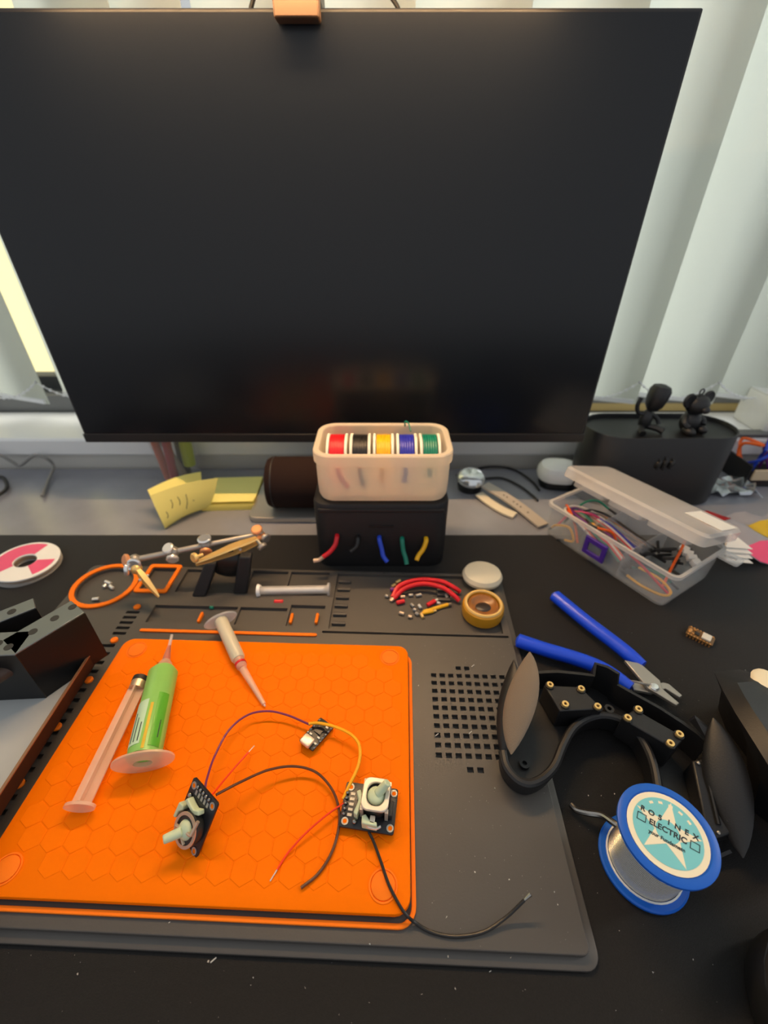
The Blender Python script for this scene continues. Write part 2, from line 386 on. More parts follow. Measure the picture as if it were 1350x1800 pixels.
# orange trim
tr = []
MB().ring(circle(.0320, 40, -.19, .1195), circle(.0272, 40, -.19, .1195), .0063, .0084).build('round_ring', 'orange_trim', mat_o, local=True, bevel=.0005)
MB().ring(rrect(.0345, .0420, .003, 3, -.1395, .1315), rrect(.0265, .0330, .002, 3, -.1395, .1315), .0063, .0084).build('square_ring', 'orange_trim', mat_o, local=True, bevel=.0005)
MB().soft(.163, .0032, .0015, .0063, .0078, .0004, -.0445, .0632).build('orange_bar', 'orange_trim', mat_o, local=True)
dm = MB().lathe([(.0033, 0), (.0033, .0012), (.0026, .0019)], 20).mesh('orange_dot', 'orange_trim')
for x, y in ((-.1426, .0915), (-.1435, .0512), (-.1428, .0105), (-.1438, -.0295), (-.1438, -.0695)): inst('orange_dot', dm, mat_o, (x, y, .0063))
pm = MB().soft(.0026, .012, .0012, 0, .0034, .0004).mesh('orange_pill', 'orange_trim')
for u, v in ((512, 1086), (557, 1086), (352, 1084)): x, y = ml(u, v); inst('orange_pill', pm, mat_o, (x, y, .0030))
tk = MB().soft(.013, .0036, .0008, 0, .0030, .0003).mesh('comb_tooth', 'silicone')
for i in range(6): inst('comb_tooth', tk, mat_o, (.0545, .136-.0112*i, .0030))
for i in range(6): inst('comb_tooth', tk, mat_o, (.156, .141-.0068*i, .0030))
PZT = .0128
PX0, PX1, PY0, PY1 = ml(118, 1285, PZT)[0], ml(719, 1300, PZT)[0], ml(420, 1596, PZT)[1], ml(470, 1128, PZT)[1]
RX0, RX1, RY0, RY1 = PX0+.003, ml(729, 1450, .0078)[0], ml(420, 1621, .0078)[1], PY1-.004
pcx, pcy = (PX0+PX1)/2, (PY0+PY1)/2
MB().ring(rrect(RX1-RX0, RY1-RY0, .010, 6, (RX0+RX1)/2, (RY0+RY1)/2), rrect(RX1-RX0-.0052, RY1-RY0-.0052, .0075, 6, (RX0+RX1)/2, (RY0+RY1)/2), .0063, .0079).build('pad_rim', 'orange_trim', mat_o, local=True, bevel=.0004)

# ------------------------------------------------------------------ orange pad
pad = thing('silicone_pad', 'bright orange honeycomb silicone work pad inset in the soldering mat', 'pad', WM[mat_o] @ Vector((pcx, pcy, .0080)), TH)
PW, PD = PX1-PX0, PY1-PY0
MB().soft(PW, PD, .009, 0, .0046, .0012).build('slab', 'orange', pad, local=True)
PZ = .0046
hw, hs = .0140, .01213
hexm = []
rr = hw/math.sqrt(3)-.0003
for k in (0,):
    pts = [(rr*math.cos(R(30+60*i)), rr*math.sin(R(30+60*i))) for i in range(6)]
    pin = [(x*.955, y*.955) for x, y in pts]
    hm = MB().loft([[(x, y, 0) for x, y in pts], [(x, y, .0002) for x, y in pts], [(x, y, .00042) for x, y in pin]]).mesh('hex_cell', 'orange', smooth=False)
nrow = 15
for r_ in range(nrow):
    for c_ in range(20):
        x = -PW/2+.0125+hw*c_+(hw/2 if r_ % 2 else 0); y = -PD/2+.0165+hs*r_
        if x > PW/2-.011 or y > PD/2-.012: continue
        if abs(x) > PW/2-.027 and abs(y) > PD/2-.023: continue
        inst('hex_cell', hm, pad, (x, y, PZ-.0001))
cdm = MB().lathe([(.0068, 0), (.0068, .0007), (.0060, .0011)], 28).mesh('corner_disc', 'orange_trim')
crm = MB().ring(circle(.0082, 28), circle(.0073, 28), 0, .0005).mesh('corner_groove', 'orange_trim')
for sx in (-1, 1):
    for sy in (-1, 1):
        inst('corner_disc', cdm, pad, (sx*(PW/2-.0155), sy*(PD/2-.0125), PZ)); inst('corner_groove', crm, pad, (sx*(PW/2-.0155), sy*(PD/2-.0125), PZ))
PT = .0080+PZ+.0005      # working surface of the pad

# ------------------------------------------------------------------ wire boxes
bb = thing('wire_dispenser', 'black wire dispenser box with coloured wire ends, under the white box', 'wire box', (-.003, .41, DZ))
MB().soft(.139, .080, .016, DZ, .0815, .004, -.003, .413, 8).build('body', 'matte_black', bb)
MB().soft(.128, .004, .0018, .0725, .0765, .0008, -.003, .3735).build('lid_ridge', 'matte_black', bb)
MB().soft(.026, .0012, .0005, .054, .056, .0002, -.003, .3726).build('brand_recess', 'plastic_black', bb)
yw = .3722
for n, c, pts in (('red', 'w_red', ((592, 946), (589, 958), (580, 970), (568, 979))), ('black', 'w_black', ((629, 948), (627, 960), (616, 970))), ('blue', 'w_blue2', ((667, 949), (671, 965), (674, 978), (681, 988))),
                  ('green', 'w_green', ((707, 951), (709, 968), (713, 981), (715, 992))), ('yellow', 'w_yellow', ((749, 951), (744, 965), (736, 976), (732, 985)))):
    P = [aty(u, v, yw-.003-.004*i) for i, (u, v) in enumerate(pts)]; P = [P[0]+Vector((0, .006, .001))]+P
    tag(MB().tube(P, .0024, 10).build('wire_end', c, bb), n+' wire end')
    if n == 'red':
        MB().tube([P[-1], P[-1]+Vector((-.004, -.001, -.003)), P[-1]+Vector((-.010, -.002, -.0035))], .0022, 8, 3).build('crimp_tip', 'metal_tan', bb)
WZ = .0822
wbx = thing('wire_tray', 'white plastic tray of five wire spools, on top of the black wire box', 'wire box', (-.001, .41, WZ))
def trayloft(): 
    rg = []
    W_, D_, H_ = .131, .074, .0535
    for ins, z in ((.006, 0), (.002, .002), (.0005, .006), (0, .02), (0, .042), (-.002, .0425), (-.002, H_-.001), (-.001, H_), (.0032, H_), (.004, H_-.001), (.0035, .01), (.008, .003)):
        rg.append([(x, y, WZ+z) for x, y in rrect(W_-2*ins, D_-2*ins, .017-ins*.7, 7, -.001, .411)])
    return rg
MB().loft(trayloft()).build('tray', 'white_plastic', wbx)
SPX = (-.0465, -.0235, -.0005, .0225, .0455)
for (n, c), x in zip((('red', 'w_red'), ('black', 'w_black'), ('yellow', 'w_yellow'), ('blue', 'w_blue'), ('green', 'w_green')), SPX):
    zc = WZ+.0035+.0265
    sp = thing('wire_spool', 'spool of %s wire inside the white plastic tray' % n, 'wire spool', (x, .411, WZ+.0035), group='spools in the white tray')
    M = Matrix.Translation((x, .411, zc)) @ Matrix.Rotation(R(90), 4, 'Y')
    pr = [(.006, -.0072)]
    for i in range(13): z = -.0070+.014*i/12; pr.append((.0252+(.0004 if i % 2 else 0), z))
    pr.append((.006, .0072))
    MB().lathe(pr, 36, M).build('winding', c, sp)
    for s_ in (-1, 1):
        M2 = Matrix.Translation((x+s_*.0089, .411, zc)) @ Matrix.Rotation(R(90), 4, 'Y')
        MB().lathe([(.0025, -.0013), (.0262, -.0013), (.0265, -.0008), (.0265, .0008), (.0262, .0013), (.0025, .0013)], 36, M2).build('flange', 'spool_white', sp)
    pth = {'red': ((594, 822), (598, 838), (612, 856)), 'black': ((632, 822), (634, 838), (640, 852)), 'yellow': ((672, 822), (672, 834), (672, 846)), 'blue': ((713, 822), (712, 834), (710, 846)), 'green': ((755, 822), (755, 828), (755, 836))}[n]
    MB().tube([aty(u, v, .3765) for u, v in pth], .0021, 8).build('wire_tail', c, sp)
MB().tube([aty(712, 743, .44)+Vector((0, 0, -.004)), aty(712, 741, .44), aty(718, 744, .435), aty(722, 758, .425)], .0008, 6).build('loose_end', 'w_green', wbx)
# cylinder speaker
cy = thing('fabric_cylinder', 'dark fabric-covered cylinder lying under the monitor, left of the black wire box', 'speaker', (-.11, .489, .0062))
M = Matrix.Translation((-.108, .4885, .0062+.0325)) @ Matrix.Rotation(R(90), 4, 'Y')
MB().lathe([(.001, -.0375), (.024, -.0375), (.030, -.036), (.0325, -.031), (.0325, .055), (.030, .060), (.001, .060)], 40, M).build('sleeve', 'fabric_dark', cy)
MB().wash([(.0325, -.0290), (.0329, -.0290), (.0329, -.0275), (.0325, -.0275)], 40, M).build('seam', 'rubber', cy)

# ------------------------------------------------------------------ sticky notes
P0, P1 = on(290, 929, DZ+.001), on(364, 893, DZ+.001)
Ra, Rb = aty(264, 871, P0.y+.006), aty(383, 840, P1.y+.004)
Qa, Qb = aty(259, 861, P0.y+.040), aty(353, 829, P1.y+.040)
rows = []
for i in range(13):
    s_ = i/12
    a = Qa*(1-s_)**2+(P0*2-(Qa+Ra)/2)*2*s_*(1-s_)+Ra*s_**2; b = Qb*(1-s_)**2+(P1*2-(Qb+Rb)/2)*2*s_*(1-s_)+Rb*s_**2
    rows.append([a.lerp(b, j/8)+Vector((0, 0, .004*math.sin(math.pi*j/8))) for j in range(9)])
zmin = min(p.z for r_ in rows for p in r_)
rows = [[p+Vector((0, 0, DZ+.0008-zmin)) for p in r_] for r_ in rows]
nt_ = tag(MB().ribbon(rows, .0004).build('sticky_note', 'note'), 'curled yellow sticky note sheet with faint writing, in front of the pad', 'sticky note')
ink = MB()
for k, (a, b) in enumerate(((.2, .32), (.25, .42), (.2, .3), (.5, .62), (.28, .4))):
    i = 9+k % 3; q0 = rows[9+(k % 3)][1+k % 5]; q1 = rows[10+(k % 2)][1+k % 5]
    ink.tube([q0+Vector((0, -.0012, .0006)), q0.lerp(q1, .5)+Vector((.002, -.0014, .0006)), q1+Vector((.001, -.0012, .0006))], .00035, 5, 3)
ink.build('writing', 'ink', nt_)
pd = thing('sticky_pad', 'thick pad of yellow sticky notes lying left of the monitor base', 'sticky notes', (-.235, .5, DZ), R(3))
pc = on(412, 872, DZ)
MB().soft(.068, .070, .0006, DZ, DZ+.009, .0003, 0, 0).xf(Matrix.Translation((pc.x, pc.y, 0)) @ Matrix.Rotation(R(3), 4, 'Z')).build('pad_block', 'note2', pd)
rw = [[(-.034+.068*i/8, -.035+.070*j/8, DZ+.0095+.004*(max(0, .5-j/8))**2*4) for i in range(9)] for j in range(9)]
MB().ribbon(rw, .0003).xf(Matrix.Translation((pc.x, pc.y, 0)) @ Matrix.Rotation(R(3), 4, 'Z')).build('top_sheet', 'note', pd)

# ------------------------------------------------------------------ pen tub
tc_ = Vector((-.236, .578, DZ)); tc_ = Vector((on(322, 838, DZ).x, .570, DZ))
tub = thing('pen_tub', 'clear tub behind the yellow sticky notes under the monitor', 'tub', tc_)
T = Matrix.Translation(tc_)
MB().lathe([(.001, 0), (.0245, 0), (.031, .075), (.0295, .075), (.0235, .002), (.001, .002)], 32, T).build('cup', 'clear_thin', tub)
for nm_, c, a, b, r_, lab, cat in (('marker_pen', 'dorange', (-.016, -.008, .004), (-.024, -.006, .10), .0055, 'orange marker in the clear tub under the monitor', 'marker'),
                         ('marker_pen', 'dred', (-.004, -.014, .004), (.004, -.020, .105), .006, 'dark red marker in the clear tub under the monitor', 'marker'),
                         ('tweed_strap', 'tweed', (.010, -.010, .006), (-.014, -.018, .10), .0048, 'grey textured strap leaning in the clear tub', 'strap'),
                         ('highlighter', 'lime', (.014, .004, .02), (.020, .0, .10), .0085, 'yellow-green highlighter in the clear tub under the monitor', 'marker'),
                         ('pocket_lighter', 'plastic_black', (.004, .006, .004), (.006, .012, .09), .0075, 'black stick standing in the clear tub behind highlighter', 'stick')):
    o = thing(nm_, lab, cat, tc_+Vector(a))
    a, b = tc_+Vector(a), tc_+Vector(b)
    MB().cyl(a, a.lerp(b, .72), r_, r_, 14).build('barrel', c, o); MB().cyl(a.lerp(b, .722), b, r_*1.06, r_*.9, 14).build('cap', c, o)
# cable at the left
for pts, r_, lab in ((((-30, 795), (0, 800), (22, 812), (36, 818), (60, 801), (82, 806), (94, 820), (84, 846), (74, 872)), .0022, 'thin grey cable looping over the left end of the desk'),
                  (((-40, 838), (0, 838), (10, 846), (12, 857), (4, 866), (-14, 874), (-40, 872)), .0024, 'black cable coil on the desk at the left edge')):
    P = [aty(u, v, .585) if v < 832 else on(u, v, DZ+.004) for u, v in pts]
    tag(MB().tube(P, r_, 8).build('cable', 'w_grey' if r_ < .0023 else 'rubber'), lab, 'cable')

# ------------------------------------------------------------------ watch, white case, cables to the right of the boxes
wc = on(828, 868, DZ)+Vector((0, .012, 0))
wt = thing('wristwatch', 'silver domed wristwatch with pale perforated strap right of the white tray', 'watch', wc)
Mw = Matrix.Translation(wc+Vector((0, 0, .017))) @ Matrix.Rotation(R(12), 4, 'X')
MB().lathe([(.001, -.017), (.0165, -.016), (.0175, -.008), (.017, -.001)], 32, Mw).build('case_back', 'plastic_black', wt)
MB().lathe([(.001, -.001), (.0185, -.001), (.0195, .002), (.0180, .006), (.013, .0098), (.006, .0115), (.001, .012)], 36, Mw).build('dome', 'chrome', wt)
def strap(pts, wd, th, nm_, m, holes=False):
    P = catmull(pts, 6); rows = []
    for i, p in enumerate(P):
        e = (P[min(i+1, len(P)-1)]-P[max(i-1, 0)]); e.z = 0; e.normalize(); s_ = Vector((-e.y, e.x, 0))*wd/2
        rows.append([p-s_, p-s_*.5, p, p+s_*.5, p+s_])
    o = MB().ribbon(rows, th).build(nm_, m, wt)
    if holes:
        for k in range(6):
            q = P[int(len(P)*(.40+.07*k))]; MB().cyl(q+Vector((0, 0, th*.3)), q+Vector((0, 0, th*.62)), .0011, n=10).build('hole', 'rubber', o)
strap([on(852, 852, .012), on(880, 868, .010), on(915, 892, .004), on(955, 924, .001)], .016, .0022, 'strap', 'strap', True)
strap([on(842, 868, .004)+Vector((0, 0, 0)), on(862, 884, DZ+.003), on(885, 898, DZ+.003), on(905, 906, DZ+.003)], .013, .0022, 'short_strap', 'strap_cream')
kc = on(985, 866, DZ)+Vector((0, .022, 0))
cs = thing('earbud_case', 'small rounded white case standing left of the oval black bin', 'case', kc, R(-8))
b = MB(); rg = []
for z, sc in ((.010, .80), (.012, .92), (.018, 1), (.026, .98), (.032, .86), (.035, .62), (.0362, .3)): rg.append([(x*sc, y*sc, z) for x, y in rrect(.058, .044, .020, 6)])
b.loft(rg).build('shell', 'white_gloss', cs, local=True)
MB().soft(.048, .036, .014, 0, .0098, .002).build('foot', 'plastic_black', cs, local=True)
for pts, lab in ((((803, 835), (815, 846), (835, 826), (870, 820), (905, 826), (935, 846), (948, 862)), 'thin black cable arching from the watch to the white case'),
                 (((845, 842), (880, 840), (910, 852), (935, 870), (945, 880)), 'second thin black cable lying below the first behind the strap')):
    tag(MB().tube([on(u, v, DZ+.0022) for u, v in pts], .0016, 7).build('cable', 'rubber'), lab, 'cable')

# ------------------------------------------------------------------ oval bin, figurines
bn = thing('oval_bin', 'black oval bin with a three-stroke emblem on its front, behind the parts box', 'bin', (.352, .535, DZ))
def stad(hw_, hd, n=14):
    p = []
    for i in range(n+1): a = R(-90+180*i/n); p.append((.352+hw_-hd+hd*math.cos(a), .535+hd*math.sin(a)))
    for i in range(n+1): a = R(90+180*i/n); p.append((.352-hw_+hd+hd*math.cos(a), .535+hd*math.sin(a)))
    return p
rg = []
for ins, z in ((.002, DZ), (.0, 0), (0, .0945), (.0006, .0955), (.002, .0955), (.0025, .0945), (.0026, .0905)): rg.append([(x, y, z) for x, y in stad(.0945-ins, .040-ins)])
MB().loft(rg).build('body', 'shell_black', bn)
for k, (u, v, h) in enumerate(((1157, 816, 20), (1168, 815, 25), (1180, 815, 20))):
    pts = [aty(u+2*s_+2.5*math.sin(s_*3.2), v-h/2*s_, .4947) for s_ in (-1, -.5, 0, .5, 1)]
    MB().tube(pts, .0018, 8, 5, rs=lambda t: .0004+.0030*math.sin(math.pi*t)).build('emblem_stroke', 'plastic_black', bn)
FZ = .0906
def fig(name, label, u, v, rz): return thing(name, label, 'figurine', on(u, v, FZ), rz)
g = fig('waving_figurine', 'small black seated figurine with one arm raised, on the oval bin', 1128, 756, R(10))
b = MB()
b.ell((0, 0, .014), (.008, .007, .014)); b.tube([(-.004, -.002, .006), (-.010, -.010, .006), (-.013, -.018, .004)], .004, 8)
b.tube([(.004, -.002, .006), (.011, -.010, .006), (.016, -.017, .004)], .004, 8)
b.tube([(.006, 0, .022), (.013, -.004, .016), (.015, -.007, .010)], .0026, 8)
b.tube([(-.005, 0, .022), (-.014, 0, .025), (-.018, 0, .034), (-.016, 0, .044)], .0026, 8)
b.build('body', 'shell_black', g, local=True)
MB().lathe([(.001, .026), (.006, .027), (.0105, .033), (.0122, .042), (.0125, .052), (.010, .057), (.004, .059), (.001, .059)], 18, Matrix.Rotation(R(8), 4, 'Y')).build('head', 'shell_black', g, local=True)
g = fig('bear_figurine', 'small black teddy bear figurine with a loop on its head, on the oval bin', 1206, 757, R(20))
b = MB(); b.ell((0, 0, .013), (.013, .011, .0145))
b.ell((-.010, -.010, .005), (.006, .009, .0055)); b.ell((.010, -.010, .005), (.006, .009, .0055))
b.tube([(-.010, 0, .020), (-.015, -.005, .014), (-.012, -.009, .010)], .0036, 8); b.tube([(.010, 0, .020), (.015, -.005, .014), (.012, -.009, .010)], .0036, 8)
b.build('body', 'shell_black', g, local=True)
hd = MB().ell((0, -.001, .035), (.0145, .0125, .0125)).build('head', 'shell_black', g, local=True)
MB().ell((0, -.013, .032), (.0055, .005, .0045)).build('muzzle', 'shell_black', hd, local=True)
for s_ in (-1, 1): MB().lathe([(.001, -.002), (.0080, -.002), (.0090, 0), (.0080, .002), (.003, .001), (.001, .001)], 18, Matrix.Translation((s_*.0155, 0, .0415)) @ Matrix.Rotation(R(90), 4, 'X')).build('ear', 'shell_black', hd, local=True)
MB().tube([Vector((.0035*math.cos(a), 0, .0505+.0035*math.sin(a))) for a in [R(360*i/14) for i in range(15)]], .0009, 6, 0).build('loop', 'shell_black', hd, local=True)

# ------------------------------------------------------------------ wire crate at the right end
wk = on(1338, 862, DZ)+Vector((.03, .045, 0))
ct = thing('wire_crate', 'small dark open crate right of the oval bin', 'crate', wk)
b = MB(); b.bx(wk.x-.05, wk.x+.06, wk.y-.035, wk.y+.04, DZ, DZ+.003)
b.bx(wk.x-.05, wk.x-.048, wk.y-.035, wk.y+.04, DZ+.003, .03).bx(wk.x+.058, wk.x+.06, wk.y-.035, wk.y+.04, DZ+.003, .03).bx(wk.x-.048, wk.x+.058, wk.y+.038, wk.y+.04, DZ+.003, .05)
b.build('crate_body', 'plastic_black', ct, smooth=False)
MB().bx(wk.x-.046, wk.x+.06, wk.y-.039, wk.y-.0355, .010, .026).build('front_strip', 'kraft', ct, bevel=.001)
MB().bx(wk.x-.05, wk.x+.06, wk.y+.02, wk.y+.0375, .050, .053).build('shelf_strip', 'alu', ct, bevel=.0005)
for k, (c, n) in enumerate((('w_orange_w', 'orange'), ('w_blue2', 'blue'), ('w_purple', 'purple'), ('w_red', 'red'), ('w_white', 'white'), ('w_brown', 'brown'))):
    o0 = wk+Vector((-.038+.015*k, 0, 0))
    pts = [o0+Vector((random.uniform(-.012, .012), random.uniform(-.026, .022), .008+.05*math.sin(math.pi*i/6)+random.uniform(0, .004))) for i in range(7)]
    tag(MB().tube(pts, .0022, 8).build('loose_wire', c), '%s wire looping up out of the dark crate' % n, 'wire', 'wires in the dark crate')
fk = on(1275, 866, DZ)
rows = [[fk+Vector((-.03+.07*i/8+.003*math.sin(5*j), -.012+.045*j/6+.004*math.sin(3*i), .006+.005*math.sin(2.1*i+1.3*j)+.002*math.sin(5*i*j))) for i in range(9)] for j in range(7)]
tag(MB().ribbon(rows, .0008).build('silver_sheet', 'foil', ang=80), 'crumpled silver sheet between the oval bin and the dark crate', 'packet')  # crumpled silver sheet added over the grey-blue bits on the desk
vb = aty(1345, 725, .652)
bw = thing('white_block', 'white box standing on the window sill at the right edge', 'box', (.585, .65, SILL))
MB().soft(.10, .07, .004, SILL+.0002, .098, .002, .607, .645).build('carton', 'white_gloss', bw)
MB().bx(.558, .656, .6115, .678, .0982, .0995).build('lid', 'white_gloss', bw, bevel=.0005)

# ------------------------------------------------------------------ clear parts box
L_, N_, R_ = on(952, 934), on(1163, 1074), on(1244, 1015)
ax = (N_-L_).normalized(); ay = Vector((-ax.y, ax.x, 0))
if ay.dot(R_-N_) < 0: ay = -ay
BLn, BWd, BH = .152, .088, .043
bxo = thing('parts_box', 'clear plastic compartment box with half-open lid, full of jumper wires', 'parts box', L_, M=frame(L_, ax, ay))
def bx_pts(ins, z): return [(x, y, z) for x, y in rrect(BLn-2*ins, BWd-2*ins, .007, 4, BLn/2, BWd/2)]
MB().loft([bx_pts(.003, .0003), bx_pts(.0015, .003), bx_pts(.0005, BH-.004), bx_pts(-.0015, BH-.004), bx_pts(-.0015, BH), bx_pts(.0015, BH), bx_pts(.0022, .004), bx_pts(.004, .0022)]).build('tub', 'clear', bxo, local=True)
MB().ring(rrect(BLn+.004, BWd+.004, .008, 4, BLn/2, BWd/2), rrect(BLn-.002, BWd-.002, .006, 4, BLn/2, BWd/2), BH-.0035, BH+.0002).build('rim', 'clear_milky', bxo, local=True)
for x in (.05, .098): MB().bx(x, x+.0012, .003, BWd-.003, .0024, BH-.010).build('divider', 'divider', bxo, local=True)
MB().bx(.051, .097, BWd*.45, BWd*.45+.0012, .0024, BH-.010).build('divider', 'divider', bxo, local=True)
# purple latch on the long near side
lt = MB().ring([(.058, .012), (.084, .012), (.084, .034), (.058, .034)], [(.063, .017), (.079, .017), (.079, .028), (.063, .028)], 0, .003)
lt.xf(Matrix(((1, 0, 0, 0), (0, 0, -1, -.002), (0, 1, 0, 0), (0, 0, 0, 1)))).build('latch', 'purple', bxo, local=True, bevel=.0006)
# lug at the right corner
MB().ring(rrect(.020, .016, .003, 3, BLn+.010, BWd-.012), rrect(.010, .006, .002, 3, BLn+.010, BWd-.012), BH-.004, BH-.001).build('lug', 'clear_milky', bxo, local=True, bevel=.0005)
# lid hinged on the far side
ML = Matrix.Translation((.002, BWd+.007, BH+.008)) @ Matrix.Rotation(R(-17), 4, 'X')
def lid_pts(ins, z): return [(x, y, z) for x, y in rrect(BLn+.003-2*ins, BWd+.003-2*ins, .008, 4, BLn/2, -BWd/2)]
lid = MB().loft([lid_pts(0, 0), lid_pts(0, .010), lid_pts(.002, .012), lid_pts(.004, .012), lid_pts(.004, .0105), lid_pts(.002, .0095), lid_pts(.0018, 0)])
lid = MB().loft([lid_pts(.0018, 0), lid_pts(0, 0), lid_pts(0, .0095), lid_pts(.0025, .012)]).xf(ML).build('lid', 'clear_lid', bxo, local=True)
for x0, x1 in ((.012, .050), (.056, .094), (.100, .140)):
    MB().soft(x1-x0, .018, .004, -.007, -.0005, .001, (x0+x1)/2, -BWd+.014).xf(ML).build('lid_pocket', 'clear_milky', lid, local=True)
MB().bx(.115, .150, -.050, -.012, .0125, .0130).xf(ML).build('lid_paper', 'paper', lid, local=True)
# jumper wires in the box
MBX = WM[bxo]
cols = ['w_red', 'w_orange_w', 'w_yellow', 'w_green', 'w_blue', 'w_purple', 'w_grey', 'w_white', 'w_black', 'w_brown']
cnm = ['red', 'orange', 'yellow', 'green', 'blue', 'purple', 'grey', 'white', 'black', 'brown']
def jumper(pts, c, lab, r_=.0011, plug=True):
    P = [MBX @ Vector(p) for p in pts]
    o = tag(MB().tube(P, r_, 6, 5).build('jumper_wire', c), lab, 'jumper wire', 'jumper wires in the clear parts box')
    if plug:
        for a, b_ in ((P[0], P[1]), (P[-1], P[-2])):
            d = (a-b_).normalized(); MB().cyl(a, a+d*.010, .0013, n=6).build('plug', 'rubber', o)
    return o
def uloop(x0, x1, yc, z, k, s_):
    o = .0022*(k+1); z += .0009*((k*3) % 4)
    return [(x1, yc-o, z-.008), ((x0+x1)/2, yc-o, z+.001), (x0+.010, yc-o, z+.003), (x0+.003-o*.5, yc-o*.6, z+.002), (x0-o*.5, yc, z), (x0+.003-o*.5, yc+o*.6, z-.003), (x0+.010, yc+o, z-.006), (x1, yc+o, z-.012)]
for s_, (x0, x1, yc, z) in enumerate(((.020, .062, .030, .028), (.034, .092, .042, .026), (.060, .094, .026, .024))):
    for k in range(10 if s_ < 2 else 8):
        jumper(uloop(x0, x1, yc, z, k, s_), cols[(k*3+s_) % 10], '%s jumper wire in the %s looped bundle inside the clear parts box' % (cnm[(k*3+s_) % 10], ('left', 'upper middle', 'lower middle')[s_]), .0013)
for k, (c, n, pts) in enumerate((('w_yellow', 'yellow', [(.106, .010, .006), (.125, .006, .008), (.144, .010, .009), (.146, .020, .010), (.130, .026, .012), (.108, .024, .012)]),
                  ('w_red', 'red', [(.102, .006, .034), (.118, .012, .024), (.134, .016, .014), (.146, .018, .008)]),
                  ('w_green', 'green', [(.103, .020, .010), (.112, .034, .008), (.128, .036, .010), (.140, .030, .012)]),
                  ('w_orange_w', 'orange', [(.136, .024, .008), (.133, .034, .028), (.131, .042, .044), (.128, .050, .050)]),
                  ('w_yellow', 'amber', [(.006, .010, .006), (.014, .005, .016), (.030, .006, .022), (.040, .005, .010), (.030, .004, .005)]),
                  ('w_orange_w', 'peach', [(.004, .030, .030), (.018, .018, .034), (.034, .010, .026), (.045, .006, .010)]),
                  ('w_green', 'dark green', [(.006, .040, .010), (.012, .050, .030), (.022, .060, .036), (.036, .066, .030)]),
                  ('w_pink', 'pink', [(.008, .016, .008), (.018, .024, .030), (.036, .030, .036), (.046, .040, .030)]),
                  ('w_orange_w', 'bright orange', [(.060, .008, .040), (.072, .020, .036), (.080, .024, .020), (.090, .028, .008)]))):
    jumper(pts, c, '%s single wire looping inside the clear parts box' % n, .0014, k % 2 == 0)
for k in range(14):
    a = Vector((.100+random.uniform(0, .03), .048+random.uniform(0, .03), .010+random.uniform(0, .018))); d = Vector((random.uniform(-1, 1), random.uniform(-1, 1), random.uniform(-.3, .6))).normalized()*.014
    tag(MB().cyl(MBX @ a, MBX @ (a+d), .0017, n=6).build('pin_connector', 'rubber'), 'black pin connector in the heap under the lid of the clear parts box', 'connector', 'pin connectors in the parts box')
for k in range(4):
    a = Vector((.125+.006*k, .068-.004*k, .030)); 
    tag(MB().soft(.009, .006, .001, -.003, .003, .0008).xf(MBX @ Matrix.Translation(a) @ Matrix.Rotation(R(25*k), 4, 'Z') @ Matrix.Rotation(R(20), 4, 'X')).build('white_connector', 'white_gloss'), 'white plug connector under the open lid of the parts box', 'connector', 'white connectors in the parts box')
# snack-like packet behind the box
q = on(1330, 985, 0)
rows = []
for j in range(8):
    rows.append([q+Vector((-.030+.12*i/10, -.010+.085*j/7, .006+.006*math.sin(1.7*i+.9*j)+.010*math.exp(-((j-4)/3)**2))) for i in range(11)])
pk = thing('plastic_packet', 'crumpled clear plastic packet with pink and yellow print beside the parts box', 'packet', q)
MB().ribbon(rows, .0006).build('film', 'bag_grey', pk, ang=80)
def patch(i0, i1, j0, j1, c): MB().ribbon([[p+Vector((0, 0, .0007)) for p in r_[i0:i1]] for r_ in rows[j0:j1]], .0004).build('print_patch', c, pk, ang=80)
patch(2, 8, 0, 3, 'pink_label'); patch(3, 9, 3, 6, 'ochre'); patch(0, 3, 5, 8, 'dred')
pw = on(1296, 975, .018)
b = MB()
for k in range(4): b.hexa([pw+Vector((-.012, -.004+.003*k, -.006+.004*k)), pw+Vector((.012, -.010+.003*k, -.004+.004*k)), pw+Vector((.012, -.010+.003*k, -.0035+.004*k)), pw+Vector((-.012, -.004+.003*k, -.0055+.004*k))],
                          [pw+Vector((-.004, .018, .004+.004*k)), pw+Vector((-.002, .018, .004+.004*k)), pw+Vector((-.002, .018, .0045+.004*k)), pw+Vector((-.004, .018, .0045+.004*k))])
tag(b.build('folded_paper', 'paper', smooth=False), 'white folded paper fan between the parts box lid and the packet', 'paper')

# ------------------------------------------------------------------ tape disc
dc = on(50, 997, 0)
dk = thing('ribbon_reel', 'flat round reel with pink and white label on the desk mat at left', 'reel', dc)
Md = Matrix.Translation(dc) @ Matrix.Rotation(R(4), 4, 'Y')
RO = .0325
MB().ring(circle(RO, 44), circle(.0105, 44), .0005, .0030).xf(Md).build('flange', 'clear_milky', dk)
MB().ring(circle(RO-.003, 44), circle(.0105, 44), .0032, .0070).xf(Md).build('winding', 'metal_tan', dk)
MB().ring(circle(RO, 44), circle(.0105, 44), .0072, .0095).xf(Md).build('flange', 'white_gloss', dk, bevel=.0006)
def sector(a0, a1, r0, r1, z0, z1, n=14):
    p = [(r1*math.cos(R(a0+(a1-a0)*i/n)), r1*math.sin(R(a0+(a1-a0)*i/n))) for i in range(n+1)]+[(r0*math.cos(R(a1-(a1-a0)*i/n)), r0*math.sin(R(a1-(a1-a0)*i/n))) for i in range(n+1)]
    return MB().prism(p, z0, z1)
for a0, a1 in ((75, 235), (-45, 10)): sector(a0, a1, .0115, RO-.0035, .0096, .0098).xf(Md).build('label_print', 'pink_label', dk)

